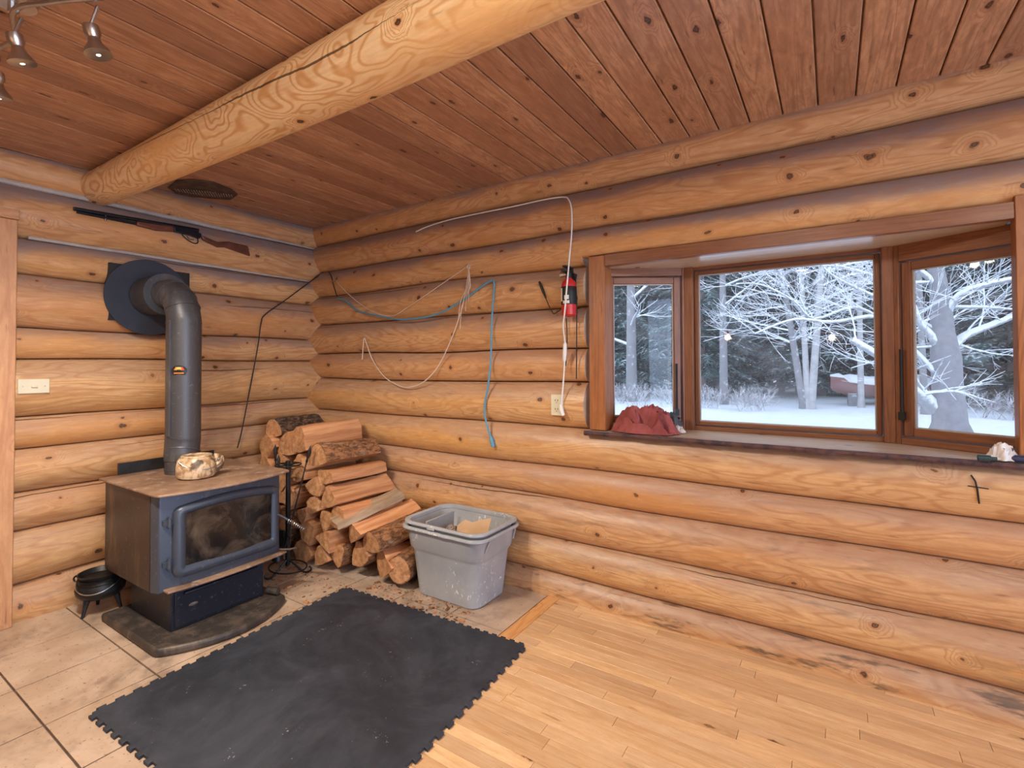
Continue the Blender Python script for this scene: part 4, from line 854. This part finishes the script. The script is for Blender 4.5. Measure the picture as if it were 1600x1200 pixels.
# fire extinguisher
ec = RW(889, 495, -.125); ex_, ey_ = ec.x, ec.y; zb, zt_ = ec.z+.002, RW(889, 440, -.125).z
fe = thing('fire_extinguisher', 'small red fire extinguisher with a black valve hanging beside the window post', 'fire extinguisher', (ex_, ey_, zb))
rr = .040; H = zt_-zb
b = MB(); b.lathe([(0, .004), (rr*.8, 0), (rr, .008), (rr, H-.02), (rr*.85, H), (rr*.45, H+.014), (.016, H+.02), (0, H+.02)], 32, o=(ex_, ey_, zb)); b.build('cylinder', 'red', fe)
b = MB(); b.lathe([(rr+.0006, .062), (rr+.0012, .063), (rr+.0012, H-.03), (rr+.0006, H-.029)], 32, o=(ex_, ey_, zb)); lb = b.build('label', 'black', fe)
b = MB(); 
for (a0, a1, z0, z1) in ((-112, -60, .066, .082), (-100, -64, .088, .11), (-150, -120, .08, .15)):
    nn = 8; q0 = [b.vert((ex_+(rr+.0018)*cos(radians(a0+(a1-a0)*k/nn)), ey_+(rr+.0018)*sin(radians(a0+(a1-a0)*k/nn)), zb+z0)) for k in range(nn+1)]; q1 = [b.vert((ex_+(rr+.0018)*cos(radians(a0+(a1-a0)*k/nn)), ey_+(rr+.0018)*sin(radians(a0+(a1-a0)*k/nn)), zb+z1)) for k in range(nn+1)]
    for k in range(nn): b.face((q0[k], q0[k+1], q1[k+1], q1[k]))
b.build('printed_panel', 'white', lb)
b = MB(); b.tube([(ex_, ey_, zb+H+.015), (ex_, ey_, zb+H+.055)], [.017, .015], 14); b.box((ex_-.016, ey_-.06, zb+H+.045), (ex_+.016, ey_+.03, zb+H+.060)); b.build('valve', 'black', fe, bevel=.003)
b = MB(); b.box((ex_-.012, ey_-.055, zb+H+.070), (ex_+.012, ey_+.035, zb+H+.080), mat=None); b.box((ex_-.012, ey_+.02, zb+H+.055), (ex_+.012, ey_+.035, zb+H+.075)); b.build('lever', 'black', fe, bevel=.003)
b = MB(); b.tube([(ex_-.012, ey_-.005, zb+H+.04), (ex_-.045, ey_-.012, zb+H+.038)], [.012, .016], 12); b.build('gauge', 'steel', fe)
b = MB(); b.box((ex_-.012, ey_+rr, zb+.02), (ex_+.012, -.045, zb+H+.05)); b.box((ex_-.03, ey_+rr-.004, zb+H*.5), (ex_+.03, ey_+rr+.006, zb+H*.5+.012)); b.build('wall_bracket', 'black', fe)
cable('hanging_cable', 'thin dark cord hanging straight down right of the fire extinguisher', 'cord', [RW(899, 432, -.075), RW(901, 470, -.078), RW(901, 530, -.075), RW(900.5, 592, -.065)], .0030, 'black')
cable('hanging_cable', 'thin dark cord hanging behind the white cord below the fire extinguisher', 'cord', [RW(885, 497, -.08), RW(886, 530, -.075), RW(884, 572, -.065)], .0030, 'black')
kb = cable('barbecue_lighter', 'black long-necked lighter hanging slantwise left of the fire extinguisher', 'lighter', [RW(852, 464, -.07), RW(857, 476, -.07), RW(864, 489, -.065), RW(868, 489, -.065), RW(880, 481, -.07)], .0028, 'black', sub=4)
b = MB(); b.tube([RW(842.5, 440, -.07), RW(845, 446, -.07), RW(849, 456, -.07), RW(853, 466, -.07)], [.006, .0085, .008, .005], 10); b.build('grip', 'black', kb)
# outlet
def plate(cen, ax_u, nrm, w, h, name, label, mat):
    o = thing(name, label, name.replace('_', ' '), cen)
    m = Matrix(((ax_u.x, 0, nrm.x, cen.x), (ax_u.y, 0, nrm.y, cen.y), (0, 1, 0, cen.z), (0, 0, 0, 1)))
    b = MB(); b.box((-w/2, -h/2, -.03), (w/2, h/2, .004), mat=m); b.build('cover_plate', mat, o, bevel=.003); return o, m
oc, om = plate(RW(870.5, 633, -.070), Vector((1, 0, 0)), Vector((0, -1, 0)), .074, .115, 'wall_outlet', 'cream double wall outlet under the white cord', 'cream')
for dz in (-.024, .024):
    b = MB(); b.box((-.017, dz-.014, .004), (.017, dz+.014, .0065), mat=om); s_ = b.build('receptacle', 'cream', oc, bevel=.003)
    b = MB(); b.box((-.009, dz-.002, .0062), (-.006, dz+.008, .0072), mat=om); b.box((.006, dz-.002, .0062), (.009, dz+.008, .0072), mat=om); b.box((-.002, dz-.010, .0062), (.002, dz-.006, .0072), mat=om); b.build('slots', 'black', s_, smooth=0)
sc_, sm = plate(LW(53, 603.5, .084), Vector((0, 1, 0)), Vector((1, 0, 0)), .122, .074, 'light_switch', 'cream wall switch plate mounted sideways by the doorway board', 'cream')
b = MB(); b.box((-.012, -.006, .004), (.012, .006, .012), mat=sm); b.build('toggle', 'cream', sc_, bevel=.002)
for dx in (-.042, .042): b = MB(); b.tube([sm @ Vector((dx, 0, .003)), sm @ Vector((dx, 0, .0055))], .003, 8); b.build('screw', 'steel', sc_)

# ------------------------------------------------------------------ ceiling: patched hole, spot fixture
b = MB(); M['scorched'] = plain('scorched_wood', (.055, .038, .03), .8, 0, .5, 14, (.12, .075, .05)); P_ = [FL(a, c, 2.4) for a, c in ((262, 292), (275, 281), (300, 279), (335, 284), (362, 295), (372, 303), (360, 311), (330, 309), (300, 306), (275, 301))]
b.prism([(p.x, p.y) for p in P_], 2.392, 2.3985); fr_ = tag(b.build('ceiling_hole_cover', 'scorched', bevel=.003), 'dark oval patch over a hole in the board ceiling by the left wall', 'patch')
b = MB()
c1 = FL(318, 299, 2.387); a1, a2 = FL(275, 297, 2.387), FL(362, 306, 2.387); dd = (a2-a1)
M['lath'] = plain('rusty_mesh', (.46, .35, .28), .7, .2, .6, 60, (.16, .11, .09))
for k in range(22):
    t = k/21; p = a1+dd*t; nn_ = Vector((-dd.y, dd.x, 0)).normalized(); b.tube([p-nn_*.035*(.6+.4*sin(pi*t)), p+nn_*.055*(.3+.7*sin(pi*t))], .0032, 6)
b.build('mesh_strip', 'lath', fr_)
spot = thing('ceiling_spotlight', 'three-headed chrome spotlight fixture on the board ceiling at the upper left', 'spotlight', (1.50, -2.05, 2.4))
b = MB(); b.tube([(1.50, -2.10, 2.399), (1.50, -2.10, 2.375)], [.06, .055], 28); b.tube(smoothpts([(1.16, -2.10, 2.345), (1.34, -2.06, 2.345), (1.52, -2.10, 2.345), (1.66, -2.05, 2.345), (1.80, -1.98, 2.345)], 6), .008, 10); b.tube([(1.50, -2.10, 2.38), (1.50, -2.10, 2.345)], .01, 10); b.build('rail', 'steel', spot)
bulb = NT('bulb_glow'); e_ = bulb.n('ShaderNodeEmission'); e_.inputs[0].default_value = (1, .86, .70, 1); e_.inputs[1].default_value = 7; bulb.t.links.new(e_.outputs[0], bulb.out.inputs[0]); M['bulb'] = bulb.m
am = NT('amber_glow'); e_ = am.n('ShaderNodeEmission'); e_.inputs[0].default_value = (1, .42, .14, 1); e_.inputs[1].default_value = 5; am.t.links.new(e_.outputs[0], am.out.inputs[0]); M['amber'] = am.m
heads = []
for (hp, tgt) in (((1.505, -2.080, 2.215), (1.9, -.2, 0.2)), ((1.755, -1.975, 2.21), (3.2, -.3, .2)), ((1.19, -2.065, 2.21), (.3, -1.2, .4))):
    hp = Vector(hp); d = Vector((0, 0, -1)) if tgt is None else (Vector(tgt)-hp).normalized()*.35+Vector((0, 0, -.8)); d.normalize(); m = Matrix.Translation(hp) @ d.to_track_quat('Z', 'Y').to_matrix().to_4x4()
    b = MB(); b.lathe([(.010, -.075), (.020, -.07), (.021, -.05), (.014, -.035), (.018, -.02), (.031, .0), (.034, .012), (.031, .013)], 24, mat=m); b.tube([hp-d*.07, Vector((hp.x, hp.y, 2.34))], .005, 8); h = b.build('spot_head', 'steel', spot)
    b = MB(); b.lathe([(0, .004), (.028, .006), (.029, .009), (0, .014)], 20, mat=m); b.build('bulb', 'bulb', h)
    heads.append((hp+d*.035, d))
for i, (p, d) in enumerate(heads):
    l = bpy.data.lights.new('spot_lamp', 'SPOT'); l.energy = (88, 80, 52)[i]; l.color = (1, .88, .72); l.spot_size = radians(150); l.spot_blend = .8; l.shadow_soft_size = .03
    o = bpy.data.objects.new('spot_lamp', l); COL.objects.link(o); o.location = p; o.rotation_euler = d.to_track_quat('-Z', 'Y').to_euler()
# pendants over the table behind the camera (seen mirrored in the window)
def mirrored(px, py, yy): 
    p = RW(px, py, .30); d = (p-CAM); d.y = -d.y; return p+d*((yy-p.y)/d.y)
for px, py in ((1137, 524), (1300, 524)):
    p = mirrored(px, py, -4.3); o = thing('pendant_lamp', 'warm glass pendant lamp hanging behind the viewer, %s one' % ('left' if px < 1200 else 'right'), 'pendant lamp', (p.x, p.y, 2.4))
    b = MB(); b.tube([(p.x, p.y, 2.4), (p.x, p.y, p.z+.12)], .003, 6); b.build('cord', 'black', o)
    b = MB(); b.lathe([(.02, .12), (.025, .10), (.07, .02), (.068, .02), (.023, .098), (.018, .118)], 24, o=(p.x, p.y, p.z)); b.build('shade', 'dial_orange', o)
    b = MB(); b.lathe([(0, .01), (.022, .025), (.022, .05), (0, .07)], 14, o=(p.x, p.y, p.z)); b.build('bulb', 'amber', o)
    point('pendant_light', (p.x, p.y, p.z-.03), (1, .60, .32), 16, .035)

# fill lamps added above and behind the viewer to brighten the room
for lx, ly, w_ in ((3.3, -2.45, 50), (4.7, -2.1, 75)):
    o = thing('fill_lamp', 'added round opal fill lamp behind the viewer, %s' % {3.3: 'the one nearer the beam', 4.7: 'the one towards the patio door'}[lx], 'fill lamp', (lx, ly, 2.4))
    b = MB(); b.tube([(lx, ly, 2.399), (lx, ly, 2.385)], .13, 30); b.build('base', 'white', o); b = MB(); b.lathe([(.12, 2.384), (.11, 2.365), (.07, 2.35), (0, 2.345)], 30, o=(lx, ly, 0)); b.build('fill_lamp_diffuser', 'bulb', o)
    point('fill_lamp_light', (lx, ly, 2.30), (1, .90, .76), w_*.72, .10)
# ------------------------------------------------------------------ things on the sill
def heap(name, label, cat, c, a, bb, h, mat, seed, rotd=0, folds=5., n=46, amp=.45):
    b = MB(); V = []
    cr, sr = cos(radians(rotd)), sin(radians(rotd))
    for i in range(n+1):
        row = []
        for j in range(n+1):
            u, v = 2*i/n-1, 2*j/n-1; rr_ = max(abs(u), abs(v)); d = math.hypot(u, v); u2, v2 = u*(1-.16*v*v), v*(1-.10*u*u)
            w_ = 1+.16*noise.noise((u2*2+seed, v2*2, 3)); q = (1-abs(u)**3)*(1-abs(v)**3)
            f1 = abs(noise.noise((u2*folds*.30+seed, v2*folds*.55+u2*1.2+.7*noise.noise((u2*1.5, v2*1.5, seed)), seed)))*1.3; f2 = noise.noise((u2*folds*1.6, v2*folds*2.2+seed, 5))
            z = q*h*(.62+amp*(1-2.4*f1)+.16*f2)+.003
            z = max(z, .004) if rr_ > .9 else max(z, .008)
            x_, y_ = u2*a*w_+.012*f2, v2*bb*w_+.012*noise.noise((u2*3, v2*3, seed+9)); row.append(b.vert((c[0]+x_*cr-y_*sr, c[1]+x_*sr+y_*cr, c[2]+z)))
        V.append(row)
    for i in range(n):
        for j in range(n): b.face((V[i][j], V[i+1][j], V[i+1][j+1], V[i][j+1]))
    rim = [V[i][0] for i in range(n)]+[V[n][j] for j in range(n)]+[V[n-i][n] for i in range(n)]+[V[0][n-j] for j in range(n)]; b.face(rim[::-1])
    return tag(b.build(name, mat, smooth=70), label, cat)
heap('towel', 'crumpled faded red towel heaped on the left end of the window sill', 'towel', (2.705, .030, .9445), .175, .105, .115, 'towel', 3.3, -4, 6.5, n=70, amp=.62)
heap('glove', 'crumpled dark knit glove behind the red towel on the sill', 'glove', (2.81, .135, .9445), .065, .05, .095, 'glove', 7.7, 20, 6., 26)
heap('rag', 'small pale rag between the red towel and the window corner post', 'rag', (2.862, .09, .9445), .035, .03, .035, 'tissue', 4.1, 0, 4., 18)
heap('tissue', 'crumpled white tissue at the right end of the window sill', 'tissue', (4.045, -.045, .9445), .045, .028, .045, 'tissue', 9.2, 10, 4., 24, amp=.8)
M['dark_green'] = plain('dark_green_plastic', (.02, .06, .07), .4, 0, .2); M['navy'] = plain('navy_plastic', (.03, .045, .12), .35, 0, .2)
b = MB(); p = FL(1540, 716, .956); b.tube([p+Vector((-.022, 0, .0)), p+Vector((-.02, 0, 0)), p+Vector((.012, .0, 0)), p+Vector((.014, 0, 0)), p+Vector((.03, 0, 0))], [.008, .0115, .0115, .007, .007], 14); tag(b.build('bottle_cap', 'dark_green', smooth=35), 'small dark green tube cap lying left of the white tissue on the sill', 'cap')
b = MB(); p = FL(1592, 717, .958); b.tube([p+Vector((-.02, 0, 0)), p+Vector((-.01, 0, .0)), p+Vector((.03, 0, 0)), p+Vector((.032, 0, 0))], [.006, .013, .013, .004], 14); tag(b.build('marker_cap', 'navy', smooth=35), 'small navy plastic cap right of the white tissue on the sill', 'cap')

# ------------------------------------------------------------------ outdoors
GZ = -.40
b = MB(); n = 90; V = []
for i in range(n+1):
    row = []
    for j in range(n+1):
        x = -45+100*i/n; y = .45+75*(j/n)**1.7; z = GZ+.10*noise.noise((x*.25, y*.25, 1))+.05*noise.noise((x*.9, y*.9, 4))+(.35*max(0, (y-24))/30)
        row.append(b.vert((x, y, z)))
    V.append(row)
for i in range(n):
    for j in range(n): b.face((V[i][j], V[i+1][j], V[i+1][j+1], V[i][j+1]))
g_ = b.build('snow_ground', 'snow', smooth=80); g_['kind'] = 'structure'; g_['label'] = 'snow covered ground outside the window'
def ground(x, y): return GZ+.10*noise.noise((x*.25, y*.25, 1))+.05*noise.noise((x*.9, y*.9, 4))+(.35*max(0, (y-24))/30)
def conifer_mesh(seed, H=13., nb=190, low=.6, wide=2.6):
    rnd = random.Random(seed); t = MB(); t.tube([(0, 0, -.3), (.05, 0, H*.5), (0, 0, H)], [.20, .12, .02], 10); f = MB()
    for k in range(nb):
        z = low+(H-low)*(k/nb)**1.15; Lb = (wide*(1-z/H)+.25)*rnd.uniform(.7, 1.1)*(.55+.45*min(1, (z-low+.4)/2.)); a = rnd.uniform(0, 6.283); d = Vector((cos(a), sin(a), 0)); side = Vector((-sin(a), cos(a), 0)); dr = rnd.uniform(.15, .42)
        N_ = 7; pr = None
        for i in range(N_+1):
            s = i/N_; c = Vector((0, 0, z))+d*Lb*s+Vector((0, 0, .12*Lb*s-dr*Lb*s*s)); 
            if i:
                for sg in (-1, 1):
                    tl = Lb*(.30*(1-s)+.12)*rnd.uniform(.7, 1.2); tip = c+side*sg*tl+d*tl*.5+Vector((0, 0, -tl*rnd.uniform(.2, .6))); w = .05+.03*rnd.random()
                    ids = [f.vert(p) for p in (pr, c, tip, (pr+c)/2+Vector((0, 0, .03)), (c+tip)/2+Vector((0, 0, w*.6)))]
                    f.face((ids[0], ids[3], ids[4])); f.face((ids[0], ids[4], ids[2])); f.face((ids[3], ids[1], ids[4])); f.face((ids[1], ids[2], ids[4])); f.face((ids[0], ids[2], ids[1]))
            pr = c
    return t, f
protos = []
for s in range(4):
    t, f = conifer_mesh(s+11, H=12+s, nb=(230, 200, 210, 190)[s], low=(.3, 1.2, .5, 1.6)[s])
    e = thing('conifer_tree', 'snow dusted dark conifer in the forest edge beyond the window', 'tree', (0, 0, 0), 'conifers of the forest edge'); t.build('trunk', 'conifer_bark', e, smooth=60); f.build('foliage', 'needles', e, smooth=0); protos.append(e)
def copy_tree(o, loc, rz, sc, first):
    r_ = o if first else o.copy()
    if not first:
        COL.objects.link(r_)
        for c in o.children: q = c.copy(); COL.objects.link(q); q.parent = r_
    r_.location = loc; r_.rotation_euler = (0, 0, rz); r_.scale = (sc, sc, sc); return r_
rnd = random.Random(5); used = set(); spots = []
# two staggered rows following the sight lines out of the window
for row_y, step, jit in ((22.5, 2.5, .8), (26.0, 2.2, .9), (30., 2.4, 1.), (35., 2.7, 1.), (41., 3.0, 1.)):
    k = -9.0*(row_y/24.)
    while k < 14.5*(row_y/24.)+1: spots.append((k+rnd.uniform(-jit, jit), row_y+rnd.uniform(-1.2, 1.2))); k += step
for i, (x, y) in enumerate(spots):
    if y < 24.5 and .5 < x < 8: continue
    s = rnd.randrange(4); first = s not in used; used.add(s); copy_tree(protos[s], (x, y, ground(x, y)), rnd.uniform(0, 6.28), rnd.uniform(.85, 1.25), first)
# big bare trees
def grow(b, p, d, r, depth, rnd, Ls=1., spread=.55, lift=.05):
    n = 5; pts = [p]; rs = [r]; q = p.copy(); dd = d.copy(); L = Ls*(.62**depth)*rnd.uniform(.8, 1.25)
    for i in range(n):
        dd = (dd+Vector((rnd.uniform(-1, 1), rnd.uniform(-1, 1), rnd.uniform(-.6, .8)))*.17+Vector((0, 0, lift))).normalized(); q = q+dd*L/n; pts.append(q.copy()); rs.append(r*(1-.09*(i+1)))
        if depth < 4 and i >= 1 and rnd.random() < (.9 if depth else .75):
            sd = (dd+Vector((rnd.uniform(-1, 1), rnd.uniform(-1, 1), rnd.uniform(-.5, .7)))*spread*1.6).normalized(); grow(b, q.copy(), sd, max(.006, rs[-1]*.5), depth+1, rnd, Ls, spread, lift*.5)
    b.tube(pts, rs, 7 if r > .05 else 4, caps=False)
    if depth < 4: grow(b, q, dd, max(.006, rs[-1]*.8), depth+1, rnd, Ls, spread, lift)
bt = thing('bare_tree', 'big snowy bare tree with a flared trunk and forked limbs right outside the right pane', 'tree', tuple(FL(1490, 690, GZ)))
B0 = FL(1490, 690, GZ); dist = B0.y
def bp(px, py, dy=0.): return RW(px, py, B0.y+dy)
b = MB(); b.tube([bp(1486, 705), bp(1486, 686), bp(1484, 660), bp(1480, 600), bp(1478, 560), bp(1472, 520), bp(1470, 470), bp(1462, 420), bp(1460, 380), bp(1455, 300)], [.56, .44, .31, .27, .27, .22, .18, .15, .13, .09], 18); b.build('trunk', 'trunk_bark', bt, smooth=60)
limbs = [([(1462, 640), (1440, 617), (1410, 585), (1380, 560), (1330, 530)], .17, .07, -1.), ([(1478, 560), (1455, 525), (1437, 505), (1428, 480), (1410, 440)], .10, .04, -.6), ([(1482, 556), (1500, 530), (1530, 515), (1570, 500), (1640, 470)], .10, .05, .6),
         ([(1474, 500), (1500, 460), (1560, 440), (1620, 430)], .09, .04, -.5), ([(1466, 450), (1440, 425), (1400, 405), (1350, 380)], .08, .03, -.5), ([(1480, 600), (1400, 520), (1372, 494), (1300, 503), (1240, 499), (1180, 521)], .07, .02, -1.5), ([(1470, 520), (1380, 470), (1300, 430), (1275, 400)], .06, .02, -1.),
         ([(1400, 520), (1340, 480), (1272, 498), (1240, 470), (1190, 445), (1150, 443)], .045, .015, -1.8), ([(1466, 440), (1400, 440), (1330, 420), (1290, 415), (1230, 418)], .05, .015, -1.), ([(1478, 480), (1540, 480), (1600, 485)], .05, .02, .5), ([(1476, 540), (1420, 545), (1380, 560), (1330, 575)], .04, .012, -.6)]
b = MB(); rnd = random.Random(3)
for pts, r0, r1, dy in limbs:
    P3 = smoothpts([bp(*p, dy*i/(len(pts)-1)) for i, p in enumerate(pts)], 4); n = len(P3); rs = [r0+(r1-r0)*i/(n-1) for i in range(n)]; b.tube(P3, rs, 7, caps=False)
    for i in range(2, n, 1):
        if rnd.random() < .5:
            d = (P3[i]-P3[i-1]).normalized(); sd = (d*.6+Vector((rnd.uniform(-1, 1), rnd.uniform(-1, 1), rnd.uniform(-.7, .9)))).normalized(); grow(b, P3[i], sd, max(.008, rs[i]*.32), 2, rnd, 2.4, .7, .0)
b.build('branches', 'twig', bt, smooth=60)
def birch(px, pyb, lean, r, label, mat='birch', H=9., D=None):
    p0 = RW(px, pyb, D or 19.6); p0.z = ground(p0.x, p0.y); e = thing('birch_tree' if mat == 'birch' else 'bare_tree', label, 'tree', tuple(p0)); rnd = random.Random(int(px)); b = MB()
    d = Vector((lean, 0, 1)).normalized(); b.tube([p0-Vector((0, 0, .3)), p0+d*.3, p0+d*2.5, p0+d*5, p0+d*H], [r*1.2, r*.85, r*.75, r*.62, r*.25], 12); b.build('trunk', mat, e, smooth=60); b = MB()
    for k in range(9): a = rnd.uniform(0, 6.28); z = rnd.uniform(2.4, H*.9); grow(b, p0+d*z, Vector((cos(a), sin(a)*.6, rnd.uniform(-.1, .7))).normalized(), r*.28, 2, rnd, 4.2, .6, .0)
    b.build('branches', 'twig', e, smooth=60)
birch(1267, 621, .075, .17, 'white birch leaning slightly right near the middle of the centre pane')
birch(1262, 622, -.03, .14, 'second white birch stem right behind the leaning one')
birch(1345, 600, .0, .13, 'slim pale birch right of the middle of the centre pane', D=20.5)
birch(1256, 615, -.13, .16, 'grey bare tree leaning left beside the birches', mat='tree_bark')
birch(987, 617, .0, .30, 'pale thick tree trunk standing behind the left pane', mat='tree_bark')
birch(1131, 612, .0, .20, 'pale trunk at the left of the centre pane', mat='tree_bark')
birch(1445, 640, -.02, .12, 'thin grey trunk left of the big tree in the right pane', mat='tree_bark', D=18.)
# snow covered boat on the ground at the forest edge
B1, B2 = FL(1298, 634, GZ), FL(1430, 632, GZ); bc_ = (B1+B2)/2; boat = thing('boat', 'snow covered reddish boat resting at the forest edge', 'boat', (bc_.x, bc_.y, GZ))
M['hull'] = plain('boat_hull', (.34, .15, .14), .5, 0, .3, 2)
b = MB(); sn = MB(); n = 22; rg = []; rs_ = []
L_ = (B2-B1).length; dx = (B2-B1).normalized(); dn = Vector((-dx.y, dx.x, 0))
for i in range(n+1):
    s = i/n; w = .95*min(1, (s*1.6)**.6+.02); sheer = 1.05-.25*sin(pi*s*.8)+(.15 if s < .1 else 0); c = B1+dx*L_*s; c.z = GZ
    keel = .35+.35*(1-min(1, s*3))**2
    rg.append([b.vert(c+dn*(w*u)+Vector((0, 0, keel+(sheer-keel)*(abs(u)**1.6)))) for u in (-1, -.75, -.4, 0, .4, .75, 1)])
    rs_.append([sn.vert(c+dn*(w*u*1.03)+Vector((0, 0, sheer+.02+.34*(1-u*u)*min(1, s*4+.1)+.03*noise.noise((s*6, u*2, 2))))) for u in (-1, -.7, -.35, 0, .35, .7, 1)]+[sn.vert(c+dn*(w*u)+Vector((0, 0, sheer-.02))) for u in (1, -1)])
for i in range(n):
    for k in range(6): b.face((rg[i][k], rg[i][k+1], rg[i+1][k+1], rg[i+1][k]))
    for k in range(9): sn.face((rs_[i][k], rs_[i][(k+1) % 9], rs_[i+1][(k+1) % 9], rs_[i+1][k]))
b.face(rg[-1]); sn.face(rs_[0]); sn.face(rs_[-1]); b.build('hull', 'hull', boat, smooth=50); sn.build('snow_cover', 'snow', boat, smooth=70)
b = MB()
for s in (.25, .75): c = B1+dx*L_*s; b.box((c.x-.15, c.y-.7, GZ-.1), (c.x+.15, c.y+.7, GZ+.5))
b.build('stand', 'tree_bark', boat)
# brush along the edge of the clearing
rnd = random.Random(9)
for i in range(30):
    x = -7.5+i*.62+rnd.uniform(-.3, .3); y = rnd.uniform(17.0, 20.0)
    if 1.6 < x < 5.2: continue
    b = MB()
    for k in range(9): a = rnd.uniform(0, 6.28); grow(b, Vector((x+rnd.uniform(-.3, .3), y+rnd.uniform(-.3, .3), ground(x, y)-.05)), Vector((cos(a)*.8, sin(a)*.8, 1)).normalized(), .010, 2, rnd, 1.3, .7, .0)
    tag(b.build('snowy_bush', 'brush', smooth=0), 'low snowy brush along the edge of the clearing', 'bush', 'brush along the forest edge')
